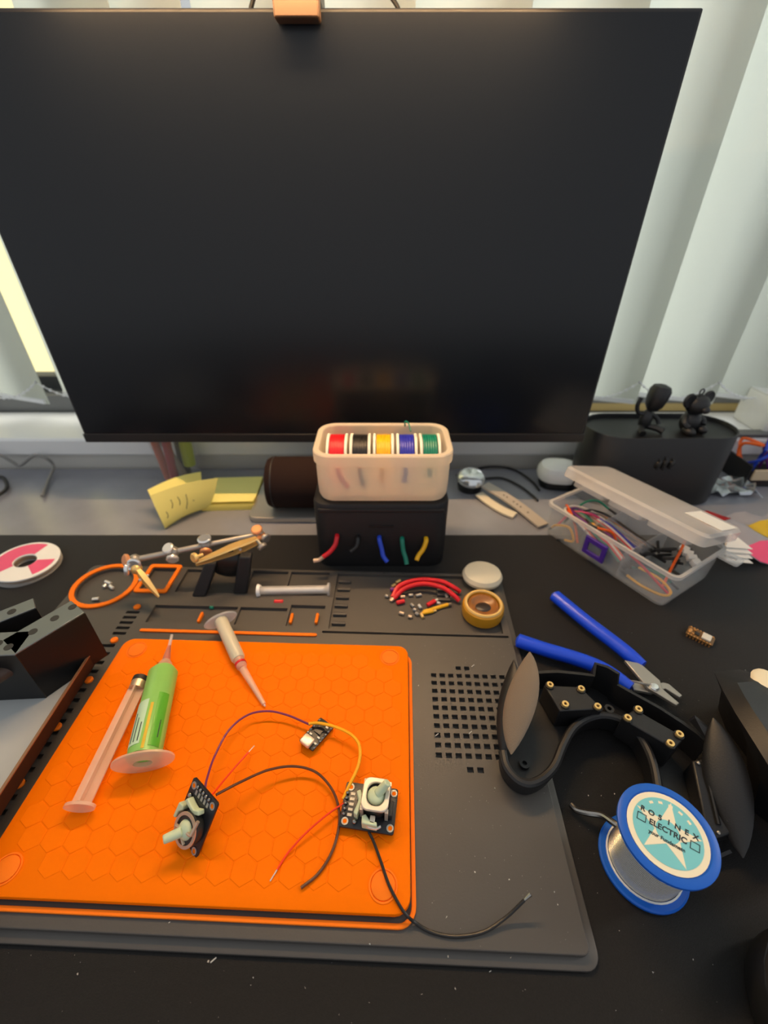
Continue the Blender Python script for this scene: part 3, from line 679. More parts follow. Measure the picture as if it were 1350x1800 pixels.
# ------------------------------------------------------------------ third hand tool
A_, B_ = aty(232, 985, .330), aty(462, 938, .372)
th = thing('third_hand', 'metal helping-hand rod with clips and knobs at the back of the soldering mat', 'helping hand', on(390, 1040, .006))
MB().cyl(A_, B_, .0030, n=14).build('rod', 'steel_dull', th)
def at_rod(t): return A_.lerp(B_, t)
def knob(p, d, r_=.0058, m='steel', h=.004):
    d = Vector(d).normalized(); M = frame(p, d.orthogonal(), d.cross(d.orthogonal()))
    k = MB().lathe([(.0018, 0), (.0018, .006), (r_*.8, .0062), (r_, .0072), (r_, .0062+h-.001), (r_*.8, .0062+h), (.0006, .0062+h)], 20, M).build('thumb_screw', m, th); return k
for t, d, m in ((.02, (-.6, -.6, .5), 'copper'), (.03, (.2, -1, .1), 'chrome'), (.30, (-.25, -.4, .9), 'steel'), (.30, (.2, -1, -.3), 'steel'), (.55, (0, -.1, 1), 'chrome'), (.55, (.2, -1, -.3), 'copper'), (.97, (-.1, -.3, 1), 'copper'), (.98, (.7, -.6, -.2), 'steel_dull')):
    knob(at_rod(t), d, .0058 if m != 'chrome' else .0066, m)
for t in (.02, .30, .55, .97): p = at_rod(t); MB().ell(p, (.0056, .0056, .0056), 14, 8).build('ball_joint', 'steel_dull', th)
def clip(a, b_, m, ws=1.25):
    d = (b_-a); n = d.normalized(); up = Vector((0, 0, 1)); sd = n.cross(up).normalized(); up = sd.cross(n)
    for s_ in (-1, 1):
        rg = []
        for t, w_, o in ((0, .0024, .0024), (.25, .0040, .0032), (.45, .0040, .0030), (.8, .0026, .0016), (1, .0012, .0007)):
            p = a+d*t+up*s_*o
            w_ *= ws; rg.append([p+sd*w_+up*s_*.0002, p-sd*w_+up*s_*.0002, p-sd*w_*.8+up*s_*.0015, p+sd*w_*.8+up*s_*.0015])
        MB().loft(rg).build('clip_jaw', m, th)
    MB().cyl(a+d*.32-sd*.0046, a+d*.32+sd*.0046, .0014, n=10).build('clip_pin', 'steel', th)
J1 = aty(240, 1000, .322)
MB().cyl(A_, J1, .0030, n=12).build('link', 'steel_dull', th); knob(J1, (-.9, -.3, .2), .0060, 'chrome'); MB().ell(J1, (.0052,)*3, 12, 8).build('ball_joint', 'brass', th)
clip(J1, aty(279, 1049, .305), 'brass', .72)
J2 = aty(452, 950, .358); MB().cyl(B_, J2, .0026, n=12).build('link', 'copper', th)
clip(J2, aty(344, 991, .318), 'brass')
knob(J2, (.6, -.5, -.5), .0050, 'steel_dull'); knob(aty(356, 975, .322), (-.5, -.7, .2), .0048, 'brass')
for u0, v0, u1, v1 in ((352, 1043, 372, 986), (424, 1038, 432, 975)):
    f0 = on(u0, v0, .0064); f1 = aty(u1, v1, .338)
    MB().hexa([f0+Vector((-.007, -.005, 0)), f0+Vector((.007, -.005, 0)), f0+Vector((.007, .006, 0)), f0+Vector((-.007, .006, 0))],
              [f1+Vector((-.006, -.004, 0)), f1+Vector((.006, -.004, 0)), f1+Vector((.006, .005, 0)), f1+Vector((-.006, .005, 0))]).build('stand_leg', 'matte_black', th, bevel=.0015)
c0 = aty(402, 990, .343); MB().ell(c0, (.021, .008, .017), 20, 12).build('stand_hub', 'plastic_black', th)

# ------------------------------------------------------------------ things in the mat trays
TZ = .0031
def tubebar(): 
    a, b = on(458, 1038, TZ+.0066), on(576, 1036, TZ+.0066)
    t = thing('clear_tube', 'clear plastic syringe barrel lying in the mat compartments', 'syringe', a.lerp(b, .5)-Vector((0, 0, .0066)))
    MB().cyl(a, b, .0042, n=18).build('barrel', 'clear_milky', t)
    d = (b-a).normalized()
    MB().cyl(b, b+d*.0022, .0066, n=18).build('flange', 'clear_milky', t); MB().cyl(a-d*.003, a, .0066, .0056, n=18).build('end_cap', 'white_gloss', t)
    MB().cyl(a+d*.004, b-d*.004, .0022, n=10).build('plunger_core', 'white_gloss', t)
tubebar()
ri = on(846, 1064, .0048); ri = Vector((on(847, 1078, .0048).x, on(847, 1078, .0048).y, .0031))
tn = thing('rosin_jar', 'small round amber jar of brown rosin in the mat parts tray', 'jar', ri)
Mr = Matrix.Translation(ri)
MB().lathe([(.001, 0), (.0165, 0), (.0190, .002), (.0198, .008), (.0192, .0135), (.0178, .0150), (.0150, .0150), (.0146, .010), (.001, .010)], 36, Mr).build('jar', 'amber_glass', tn)
MB().wash([(.0150, .0151), (.0180, .0151), (.0172, .0164), (.0156, .0164)], 36, Mr).build('rim', 'tin_rim', tn)
MB().lathe([(.001, .0102), (.0144, .0102), (.0142, .0135), (.0120, .0138), (.0085, .0112), (.001, .0108)], 30, Mr).build('rosin', 'rosin', tn)
MB().ell((0, -.001, .0108), (.0075, .0062, .0016)).xf(Mr).build('burnt_patch', 'rosin_dark', tn)
cp = on(848, 1029, .0031)+Vector((0, .006, 0))
tag(MB().lathe([(.001, 0), (.0150, 0), (.0195, .0025), (.0205, .006), (.0185, .0100), (.012, .0118), (.001, .0122)], 36, Matrix.Translation(cp+Vector((0, 0, .0024))) @ Matrix.Rotation(R(-4), 4, 'X')).build('jar_cap', 'milk_cap'), 'milky white domed cap behind the amber rosin jar', 'cap')
for k, pts in enumerate((((690, 1050), (702, 1030), (735, 1019), (775, 1022), (800, 1034), (808, 1040)), ((692, 1052), (712, 1034), (745, 1026), (778, 1033), (797, 1046), (807, 1056)))):
    h = [.001, .006, .009, .009, .006, .0015]
    P = [on(u, v, TZ+.002+h[i]*.8) for i, (u, v) in enumerate(pts)]
    o = tag(MB().tube(P, .0023, 10).build('cut_wire', 'w_red'), ('upper', 'lower')[k]+' of two arched red wire offcuts in the parts tray', 'wire', 'red wire offcuts')
    d = (P[0]-P[1]).normalized(); MB().cyl(P[0], P[0]+d*.004, .0014, n=8).build('bare_end', 'metal_tan', o)
def bit(u, v, du, dv, r_, c, name, lab, cat, group, tip=None):
    a, b = on(u-du/2, v-dv/2, TZ+r_+.0002), on(u+du/2, v+dv/2, TZ+r_+.0002)
    o = MB().cyl(a, b, r_, n=10).build(name, c, bevel=r_*.3); tag(o, lab, cat, group)
    if tip: d = (b-a).normalized(); MB().cyl(b, b+d*.003, r_*.6, n=8).build('bare_end', tip, o)
bit(704, 1058, 14, -4, .0021, 'w_red', 'wire_snippet', 'short red wire snippet beneath the arched red offcuts', 'wire snippet', 'snippets in the parts tray')
bit(758, 1060, 14, -8, .0021, 'w_red', 'wire_snippet', 'short red wire snippet above the yellow snippets', 'wire snippet', 'snippets in the parts tray', 'steel')
bit(490, 1058, 16, 0, .0022, 'w_red', 'wire_snippet', 'short red wire snippet below the clear barrel', 'wire snippet', 'snippets in the parts tray')
bit(766, 1069, 44, -13, .0018, 'w_yellow', 'wire_snippet', 'long yellow wire snippet in the parts tray', 'wire snippet', 'snippets in the parts tray', 'metal_tan')
bit(752, 1076, 20, -4, .0017, 'w_yellow', 'wire_snippet', 'short yellow wire snippet below the long one', 'wire snippet', 'snippets in the parts tray', 'brass')
bit(693, 1036, 14, -1, .0020, 'w_purple', 'wire_snippet', 'short purple wire snippet at the left end of red offcuts', 'wire snippet', 'snippets in the parts tray', 'brass')
bit(372, 1068, 6, 1, .0016, 'w_green', 'wire_snippet', 'tiny green wire snippet behind the white paste syringe', 'wire snippet', 'snippets in the parts tray')
for k, (u, v, du, dv, c, wd) in enumerate(((700, 1022, 8, -4, 'brass', 'at the top left of the red offcuts'), (692, 1029, 6, -4, 'brass', 'just above the purple snippet'), (680, 1048, 6, 2, 'steel_dull', 'leftmost in the tray'), (689, 1054, 7, -2, 'metal_tan', 'at the lower left of the red offcuts'),
        (708, 1049, 9, 0, 'metal_tan', 'under the left end of the red offcuts'), (722, 1046, 8, -1, 'steel_dull', 'under the red arch at left'), (736, 1046, 10, -2, 'steel_dull', 'under the red arch at centre'), (785, 1048, 4, 6, 'steel_dull', 'under the right end of the red arch'),
        (725, 1064, 5, 5, 'steel_dull', 'topmost of the grey cluster'), (738, 1066, 4, 6, 'steel', 'top right of the grey cluster'), (729, 1072, 6, 2, 'steel_dull', 'middle of the grey cluster'), (733, 1079, 5, 4, 'steel_dull', 'bottom of the grey cluster'),
        (706, 1078, 9, 3, 'metal_tan', 'lower left, pale'), (721, 1084, 7, 2, 'metal_tan', 'beside the pale lower left one'), (742, 1082, 3, 8, 'brass', 'brass, below the short yellow snippet'), (771, 1060, 6, 2, 'steel', 'right of the upper red snippet'))):
    bit(u, v, du, dv, .0016, c, 'solder_offcut', 'tiny metal lead offcut in the parts tray, '+wd, 'metal offcut', 'metal offcuts in the parts tray')
for k, (u, v, du, dv, wd) in enumerate(((190, 1024, 10, 4, 'right of centre'), (184, 1030, 6, -4, 'centre'), (196, 1032, 6, 5, 'lower right'), (168, 1053, 12, -1, 'at the bottom edge'))):
    bit(u, v, du, dv, .0018, 'steel', 'small_screw', 'small steel screw inside the round orange ring, '+wd, 'screw', 'screws in the round ring')

# ------------------------------------------------------------------ syringes on the pad
a, b = on(252, 1336, PT+.0085), on(291, 1172, PT+.0085)
a = on(252, 1336, PT+.0108); b = on(288, 1178, PT+.0108)
sy = thing('flux_syringe', 'green flux syringe with wide pale flange lying on the orange pad', 'syringe', a-Vector((0, 0, .0108)))
d = (b-a).normalized(); sd = d.cross(Vector((0, 0, 1))).normalized(); up = sd.cross(d)
ln = (b-a).length; Mx = frame(a, sd, up)    # local z runs along the barrel
Mx = Matrix((sd, up, -d)).transposed().to_4x4(); Mx = frame(a, sd, up)
zz = Vector((Mx[0][2], Mx[1][2], Mx[2][2]))
if zz.dot(d) < 0: Mx = frame(a, -sd, up)
RB = .0108
MB().lathe([(.0060, .001), (RB, .001), (RB, ln-.003), (.0080, ln+.001), (.0010, ln+.001)], 28, Mx).build('barrel', 'flux_green', sy)
MB().wash([(.0062, -.0024), (.0178, -.0024), (.0198, -.0016), (.0198, -.0002), (.0178, .0006), (.0062, .0006)], 36, Mx @ Matrix.Diagonal((1.0, .60, 1, 1))).build('flange', 'clear_pink', sy)
MB().lathe([(.0066, ln+.0012), (.0052, ln+.006), (.0034, ln+.009)], 20, Mx).build('shoulder', 'clear_pink', sy)
MB().lathe([(.0032, ln+.0092), (.0030, ln+.011), (.0014, ln+.024)], 16, Mx).build('nozzle', 'paste_red', sy)
MB().lathe([(.0013, ln+.0242), (.0012, ln+.036)], 10, Mx).build('tip', 'clear_milky', sy)
SG = 1 if Vector((Mx[0][0], Mx[1][0], Mx[2][0])).x > 0 else -1
def wrap(th0, th1, z0, z1, m, nm_, lift=.00025):
    rows = [[Mx @ Vector((SG*(RB+lift)*math.cos(R(th0+(th1-th0)*i/8)), (RB+lift)*math.sin(R(th0+(th1-th0)*i/8)), z0+(z1-z0)*j/2)) for i in range(9)] for j in range(3)]
    return MB().ribbon(rows, .0002).build(nm_, m, sy)
wrap(95, 160, .006, ln*.55, 'labelstrip', 'label_panel'); wrap(25, 66, .004, ln*.62, 'flux_dark', 'label_panel'); wrap(76, 86, .002, ln*.5, 'ochre', 'label_stripe')
for k in range(3):   # unreadable print lines on the pale panel
    wrap(102+15*k, 105+15*k, .008, ln*(.30+.06*k), 'ink', 'fine_print', .0005)
wrap(38, 41, .010, ln*.32, 'ink', 'fine_print', .0005)

a, b = on(140, 1418, PT+.006), on(247, 1196, PT+.006)
pl = thing('syringe_plunger', 'clear plunger with black rubber tip lying left of the green syringe', 'plunger', a-Vector((0, 0, .006)))
d = (b-a).normalized(); sd = d.cross(Vector((0, 0, 1))).normalized(); up = sd.cross(d); ln2 = (b-a).length
Mp = frame(a, sd, up); zz = Vector((Mp[0][2], Mp[1][2], Mp[2][2]))
if zz.dot(d) < 0: Mp = frame(a, -sd, up)
for an in (0, 90): MB().bx(-.0058, .0058, -.0007, .0007, .0012, ln2-.008).xf(Mp @ Matrix.Rotation(R(an+8), 4, 'Z')).build('rib', 'clear_pink', pl)
MB().lathe([(.001, -.001), (.0096, -.001), (.0096, .001), (.001, .001)], 28, Mp @ Matrix.Diagonal((1, .62, 1, 1))).build('thumb_rest', 'clear_pink', pl)
MB().lathe([(.001, ln2-.0078), (.0056, ln2-.0078), (.0058, ln2-.002), (.001, ln2-.002)], 24, Mp).build('collar', 'metal_tan', pl)
MB().lathe([(.001, ln2-.0018), (.0061, ln2-.0018), (.0061, ln2+.0018), (.004, ln2+.0034), (.001, ln2+.0036)], 24, Mp).build('rubber_tip', 'rubber', pl)

a, b = on(388, 1090, PT+.007), on(428, 1178, PT+.0052); c_ = on(464, 1238, PT+.0015)
s2 = thing('paste_syringe', 'thin syringe of off-white solder paste across the top of the pad', 'syringe', b-Vector((0, 0, .006)))
d = (b-a).normalized(); sd = d.cross(Vector((0, 0, 1))).normalized(); ln3 = (b-a).length
Ms = frame(a, sd, sd.cross(d)); zz = Vector((Ms[0][2], Ms[1][2], Ms[2][2]))
if zz.dot(d) < 0: Ms = frame(a, -sd, sd.cross(d))
MB().lathe([(.0052, .0012), (.0058, .0012), (.0056, ln3-.014), (.0048, ln3-.012), (.001, ln3-.012)], 22, Ms).build('barrel', 'paste', s2)
MB().lathe([(.002, -.0012), (.0135, -.0012), (.0148, 0), (.0135, .001), (.002, .001)], 30, Ms @ Matrix.Diagonal((1, .55, 1, 1))).build('flange', 'clear_milky', s2)
MB().lathe([(.0044, ln3-.0118), (.0042, ln3-.004), (.0030, ln3-.002)], 16, Ms).build('hub', 'clear_pink', s2)
MB().lathe([(.0045, ln3-.0080), (.0047, ln3-.0080), (.0047, ln3-.0060), (.0045, ln3-.0060)], 16, Ms).build('red_band', 'w_red', s2)
MB().cyl(b-d*.0018, c_, .0030, .0016, 14).build('needle_sleeve', 'clear_pink', s2)
MB().cyl(b+(c_-b)*.12, c_+(c_-b).normalized()*.002, .0007, n=8).build('needle', 'steel', s2)

# ------------------------------------------------------------------ joystick boards
def joystick(M, name, label, cover=True, shaft_dir=(.35, .5, .8), hk=1.0):
    t = thing(name, label, 'circuit board', M=M)
    ol = rrect(.034, .026, .0015, 3); T_ = .0016
    b = MB().soft(.034, .026, .0015, 0, T_, .0002); pcb = b.build('circuit_board', 'pcb_black', t, local=True)
    for x, y in ((-.0135, .0098), (-.0135, -.0098), (.0145, -.0098), (.0145, .0098)):
        MB().ring(circle(.0022, 18, x, y), circle(.0013, 18, x, y), T_+.0001, T_+.0004).build('hole_ring', 'steel_dull', pcb, local=True)
        MB().prism(circle(.0013, 14, x, y), T_+.00005, T_+.0002).build('hole', 'orange', pcb, local=True)
    for k in range(5):
        y = -.0060+.003*k
        MB().ell((-.0150, y, T_+.0006), (.0013, .0010, .0011), 10, 6).build('solder_joint', 'solder', pcb, local=True)
        MB().bx(-.0128, -.0100, y-.0008, y+.0008, T_+.00005, T_+.0003).build('pad', 'steel_dull', pcb, local=True)
    # potentiometers (mint plastic, chevron shaped ends)
    MB().loft([[(-.0085, -.0070, z), (-.0060, -.0085, z), (-.0045, -.0010, z), (-.0045, .0030, z), (-.0065, .0065, z), (-.0088, .0050, z), (-.0066, .0008, z), (-.0068, -.0012, z)] for z in (T_+hk*.0001, T_+hk*.0075)]).build('potentiometer', 'mint', t, local=True, bevel=.0006)
    MB().loft([[(-.0025, -.0122, z), (.0070, -.0126, z), (.0064, -.0102, z), (.0020, -.0098, z), (-.0008, -.0068, z), (-.0030, -.0080, z)] for z in (T_+hk*.0001, T_+hk*.0075)]).build('potentiometer', 'mint', t, local=True, bevel=.0006)
    MB().bx(.0105, .0150, -.0050, .0035, T_+hk*.0001, T_+hk*.005).build('push_switch', 'pcb_dark', t, local=True, bevel=.0004)
    MB().ell((-.0075, -.0095, T_+hk*.0012), (.0016, .0016, .0014), 10, 6).build('solder_blob', 'solder', t, local=True)
    cx, cy = .0040, .0028
    MB().lathe([(.0085, T_+hk*.0001), (.0092, T_+hk*.003), (.0092, T_+hk*.008), (.0078, T_+hk*.010), (.001, T_+hk*.010)], 28, Matrix.Translation((cx, cy, 0))).build('base_dome', 'pcb_dark', t, local=True)
    if cover:
        MB().ring(rrect(.0170, .0190, .0042, 5, cx, cy), rrect(.0112, .0134, .0054, 5, cx, cy), T_+hk*.0105, T_+hk*.0128).build('top_frame', 'metal_light', t, local=True, bevel=.0006)
        for sx, sy in ((-1, -1), (1, -1), (-1, 1), (1, 1)):
            MB().bx(cx+sx*.0076-.0010, cx+sx*.0076+.0010, cy+sy*.0078-.0012, cy+sy*.0078+.0012, T_+hk*.0002, T_+hk*.0104).build('frame_leg', 'metal_light', t, local=True)
        MB().bx(cx-.0020, cx+.0012, cy-.0142, cy-.0098, T_+hk*.006, T_+hk*.0075).build('tab', 'metal_light', t, local=True, bevel=.0004)
        MB().tube([(cx-.002, cy-.0135, T_+hk*.0070), (cx-.003, cy-.0148, T_+hk*.004), (cx+.002, cy-.0152, T_+hk*.0035), (cx+.005, cy-.0140, T_+hk*.0045)], .0008, 7).build('spring_wire', 'steel', t, local=True)
    else:
        for (p, q) in (((-.0065, .010, .0115), (.002, .0095, .0125)), ((.002, .0095, .0125), (.006, -.0045, .0115)), ((.011, .006, .010), (.006, -.0045, .010))):
            p, q = Vector((p[0], p[1], T_+hk*p[2])), Vector((q[0], q[1], T_+hk*q[2])); MB().cyl(p, q, .0011, n=8).build('yoke_bar', 'metal_tan', t, local=True)
        MB().ring(circle(.0096, 26, cx, cy), circle(.0078, 26, cx, cy), T_+hk*.0102, T_+hk*.0115).build('yoke_ring', 'metal_tan', t, local=True)
    o = Vector((cx, cy, T_+hk*.0102)); s_ = Vector(shaft_dir).normalized()
    MB().ell(o, (.0055, .0055, .0030), 18, 8).build('gimbal', 'mint', t, local=True)
    MB().cyl(o+s_*.002, o+s_*.012, .0030, .0024, 14).build('shaft', 'mint', t, local=True, bevel=.0006)
    return t
# right board: lies flat on the pad, header towards the left
bl, br = on(607, 1454, PT+.003), on(692, 1468, PT+.003)
ctr = on(649, 1420, PT+.003)
M2 = frame(ctr, br-bl, Vector((0, 0, 1)).cross(br-bl)) @ Matrix.Rotation(R(0), 4, 'X')
M2.translation = ctr+Vector((0, 0, -.0005))
joystick(M2, 'joystick_board', 'joystick circuit board with pale square frame at the right of the pad', True, (.62, .45, .8))
for sx, sy in ((-.012, .006), (.012, -.006), (.012, .006), (-.012, -.006)):
    pass
# left board: propped up, header edge raised
A3, B3, C3 = on(341, 1370, .033), on(388, 1413, .037), on(352, 1502, .0135)
yd = (A3-B3); xd = (C3-B3); M1 = frame((A3+C3)/2, xd, Vector((0, 0, 1)).cross(xd))
# in-plane: +x runs away from the header edge, normal tips towards the front left
nrm = xd.cross(-yd).normalized()
if nrm.z < 0: nrm = -nrm
M1 = frame((A3+C3)/2, xd, nrm.cross(xd.normalized()))
joystick(M1, 'joystick_board', 'joystick circuit board propped up without frame at the left of the pad', False, (.45, -.35, .75), .62)

# small usb board
uc = on(557, 1291, PT+.002); ux = on(584, 1302, PT+.002)-on(551, 1282, PT+.002)
e0 = on(527, 1303, PT+.002); e1 = on(556, 1326, PT+.002)
Mu = frame(uc, e1-e0, Vector((0, 0, 1)).cross(e1-e0)) @ Matrix.Rotation(R(-4), 4, 'X')
us = thing('usb_board', 'tiny dark circuit board with silver connector in the middle of the pad', 'circuit board', M=Mu)
MB().soft(.0130, .0225, .0008, 0, .0012, .0002).build('circuit_board', 'pcb_dark', us, local=True)
MB().soft(.0085, .0075, .0014, .0013, .0045, .0008, -.0008, -.0088).build('usb_socket', 'metal_light', us, local=True)
MB().bx(-.0028, .0028, .0000, .0052, .0013, .0022).build('chip', 'pcb_black', us, local=True)
for k in range(7):
    for s_ in (-1, 1): MB().ell((s_*.0057, -.009+.003*k, .0014), (.0009, .0010, .0007), 8, 5).build('solder_pad', 'solder', us, local=True)
for x, y in ((-.003, -.003), (.0035, -.002), (.003, .0075), (-.0035, .0072), (.0045, -.0065)): MB().bx(x-.001, x+.001, y-.0006, y+.0006, .0013, .0021).build('component', 'pale_chip', us, local=True)

# hook-up wires on the pad
def wire(pts, r_, m, lab, tip=None, tip_at_end=True, group='hook-up wires on the pad'):
    P = [on(u, v, PT+r_+z) for u, v, z in pts]
    o = tag(MB().tube(P, r_, 8, 8).build('hookup_wire', m), lab, 'wire', group)
    if tip:
        d = (P[-1]-P[-2]).normalized(); MB().cyl(P[-1], P[-1]+d*.006, r_*.6, n=8).build('bare_end', tip, o)
    return o
wire([(360, 1388, .018), (364, 1368, .016), (377, 1330, .010), (402, 1284, .007), (435, 1257, .006), (470, 1250, .006), (505, 1257, .005), (545, 1274, .004)], .00075, 'wire_purple', 'thin purple wire arching from the propped joystick board to the usb board')
wire([(372, 1398, .018), (390, 1376, .012), (412, 1350, .007), (437, 1322, .003)], .0006, 'wire_redorange', 'short thin red wire standing off the propped joystick board', 'steel')
wire([(380, 1397, .018), (420, 1376, .012), (470, 1354, .008), (515, 1347, .006), (553, 1356, .004), (580, 1382, .003), (594, 1414, .002), (596, 1450, .001), (584, 1496, .0005), (560, 1535, 0), (529, 1561, 0)], .00085, 'w_brown', 'long dark brown wire curving from the propped board to the pad front')
wire([(543, 1272, .005), (560, 1271, .006), (590, 1278, .007), (618, 1292, .007), (632, 1312, .006), (630, 1345, .005), (612, 1385, .003), (603, 1405, .002)], .0011, 'wire_amber', 'amber wire looping from the usb board to the framed joystick board')
wire([(604, 1412, .003), (575, 1432, .004), (540, 1462, .003), (512, 1492, .001), (500, 1508, 0), (487, 1529, 0)], .0006, 'wire_redorange', 'thin red wire trailing from the framed joystick board towards the front', 'steel')
zoff = .0
P = [on(648, 1462, PT+.003), on(656, 1478, PT+.002), on(668, 1510, PT+.0015), on(684, 1556, PT+.0015), on(704, 1594, PT+.0005), on(716, 1610, PT-.001), on(730, 1622, .0082), on(758, 1638, .0072), on(800, 1646, .0072), on(850, 1638, .0075), on(890, 1612, .010), on(922, 1582, .016)]
o = tag(MB().tube(P, .00085, 8, 8).build('hookup_wire', 'w_black'), 'black wire with silver tip curving off the pad onto the grey mat', 'wire', 'hook-up wires on the pad')
d = (P[-1]-P[-2]).normalized(); MB().cyl(P[-1], P[-1]+d*.0045, .0007, .0011, 8).build('tinned_tip', 'solder', o)

# ------------------------------------------------------------------ flush cutters
ct = thing('flush_cutters', 'blue-handled flush cutters lying open behind the black goggle frame', 'cutters', on(1120, 1190, 0))
HZ = .009
def handle(pts, m='cutter_blue'):
    P = [on(u, v, HZ) for u, v in pts]
    Q = catmull(P, 8); rg = []
    for i, p in enumerate(Q):
        t = i/(len(Q)-1); e = (Q[min(i+1, len(Q)-1)]-Q[max(i-1, 0)]).normalized(); s_ = e.cross(Vector((0, 0, 1)))
        rr_ = .0066*(min(1, .35+t*9))*(1-.25*max(0, t-.75)/.25)
        rg.append([p+s_*rr_*1.0*math.cos(R(30*k))+Vector((0, 0, 1))*rr_*.85*math.sin(R(30*k)) for k in range(12)])
    return MB().loft(rg).build('handle', m, ct)
handle([(972, 1044), (985, 1055), (1030, 1092), (1080, 1130), (1112, 1156), (1130, 1170)])
handle([(907, 1124), (918, 1128), (960, 1142), (1010, 1157), (1050, 1172), (1085, 1192), (1109, 1209)])
def jaw(pts, z, t_): 
    q = [on(u, v, z) for u, v in pts]; return MB().loft([[p for p in q], [p+Vector((0, 0, t_)) for p in q]]).build('jaw', 'steel_dull', ct, bevel=.0005)
jaw([(1096, 1164), (1124, 1170), (1158, 1200), (1162, 1214), (1192, 1240), (1187, 1244), (1152, 1222), (1138, 1214)], .009, .003)
jaw([(1106, 1200), (1142, 1206), (1164, 1203), (1174, 1206), (1197, 1226), (1193, 1230), (1168, 1214), (1144, 1222), (1112, 1216)], .0055, .003)
pv = on(1150, 1208, .012); MB().lathe([(.001, 0), (.0036, 0), (.0036, .0008), (.0026, .0018), (.001, .002)], 20, Matrix.Translation(pv)).build('pivot', 'chrome', ct)
MB().tube([on(1108, 1197, .010), on(1125, 1200, .013), on(1143, 1204, .0125)], .0009, 6).build('return_spring', 'steel_dull', ct)

# ------------------------------------------------------------------ small microcontroller board
m0, m1 = on(1209, 1113, 0), on(1250, 1133, 0); mcx = on(1231, 1118, .003)
Mm = frame(mcx, m1-m0, Vector((0, 0, 1)).cross(m1-m0)); Mm.translation = Vector((mcx.x, mcx.y, .0026))
mc = thing('microcontroller_board', 'tiny brown microcontroller board on the desk mat right of the cutters', 'circuit board', M=Mm)
MB().soft(.0215, .0125, .0015, 0, .0012, .0002).build('circuit_board', 'mcu_brown', mc, local=True)
MB().soft(.0072, .0078, .0008, .0013, .0034, .0004, .0045, 0).build('usb_socket', 'pale_chip', mc, local=True)
MB().soft(.004, .004, .0005, .0013, .0022, .0002, -.0030, -.0005).build('chip', 'rubber', mc, local=True)
for k in range(8):
    for s_ in (-1, 1):
        MB().cyl((-.0089+.00254*k, s_*.0055, -.0024), (-.0089+.00254*k, s_*.0055, .0016), .0007, n=8).build('pin', 'gold', mc, local=True)
MB().ell((-.0085, 0, .0016), (.0016, .0030, .0009), 10, 6).build('antenna_blob', 'gold', mc, local=True)
for x, y in ((-.0055, .003), (-.0058, -.0028)): MB().bx(x-.001, x+.001, y-.0007, y+.0007, .0013, .0022).build('component', 'gold', mc, local=True)

# ------------------------------------------------------------------ solder spool
lc = on(1130, 1513, .002); ZS = .044
sp = thing('solder_spool', 'blue spool of solder wire with turquoise star label standing on the desk mat', 'solder spool', (lc.x, lc.y, 0))
Mo = Matrix.Translation((lc.x, lc.y, 0))
FR = .0250
fl = [(.001, 0), (FR-.001, 0), (FR, .0008), (FR, .0024), (FR-.001, .0032), (.001, .0032)]
MB().lathe(fl, 48, Mo).build('flange', 'spool_blue', sp)
pr = [(.0150, .0034)]
nw = 24
for i in range(nw*3+1):
    z = .0034+(ZS-.0034-.0036)*i/(nw*3); pr.append((.0192+.0009*abs(math.sin(math.pi*i/3)), z))
pr.append((.0150, ZS-.0036))
MB().lathe(pr, 44, Mo).build('solder_winding', 'solder', sp)
MB().ring(circle(.0212, 40), circle(.0203, 40), .0033, .0042).xf(Mo).build('loose_turn', 'white_gloss', sp)
tf = MB().lathe([(.001, ZS-.0034), (FR-.001, ZS-.0034), (FR+.0004, ZS-.0026), (FR+.0004, ZS-.0006), (FR-.001, ZS), (FR-.0036, ZS), (FR-.0044, ZS-.0008), (.001, ZS-.0008)], 56, Mo).build('flange', 'spool_blue', sp)
zl = ZS-.0008
lab = MB().prism(circle(.0205, 48), zl+.00005, zl+.0004).xf(Mo).build('label_disc', 'cream', sp)
MB().prism(circle(.0175, 48), zl+.00045, zl+.0006).xf(Mo).build('label_print', 'cyan', sp)
RL = Mo @ Matrix.Rotation(R(-33), 4, 'Z')
st = []
for i in range(10):
    r_ = .0172 if i % 2 == 0 else .0066; a = R(90+36*i); st.append((r_*math.cos(a), r_*math.sin(a)))
MB().prism(st, zl+.00062, zl+.00072).xf(RL).build('star_print', 'cream', sp)
MB().prism(circle(.0060, 24), zl+.00073, zl+.00080).xf(RL).build('centre_print', 'cyan', sp)
LI = WM[sp].inverted() @ RL
for i, ch in enumerate('ROSINEX'):
    x = -.0132+.0044*i; text('lettering', ch, .0040, 'print', sp, LI @ Matrix.Translation((x, .0052-.000*i, zl+.00085)) , bold=.00012)
text('lettering', 'ELECTRIC', .0043, 'print', sp, LI @ Matrix.Translation((0, .0002, zl+.00085)), bold=.00012)
text('lettering', 'your Fundamate', .0027, 'print', sp, LI @ Matrix.Translation((0, -.0052, zl+.00085)), bold=.00008)
for s_ in (-1, 1):
    MB().ring([(s_*.0108, -.002), (s_*.0155, -.002), (s_*.0155, .0024), (s_*.0108, .0024)], [(s_*.0112, -.0016), (s_*.0151, -.0016), (s_*.0151, .0020), (s_*.0112, .0020)], zl+.00073, zl+.0008).xf(RL).build('label_frame', 'print', sp)
for i in range(5):
    a = R(50+20*i); MB().bx(-.0011, .0011, -.0007, .0007, zl+.00062, zl+.0007).xf(RL @ Matrix.Translation((.0150*math.cos(a), .0150*math.sin(a), 0)) @ Matrix.Rotation(a-math.pi/2, 4, 'Z')).build('label_mark', 'cream', sp)
MB().tube([on(1100, 1462, .018), on(1078, 1446, .016), on(1058, 1433, .012), on(1034, 1429, .008), on(1014, 1424, .0045), on(1004, 1415, .003)], .0020, 10).build('solder_tail', 'solder', sp)

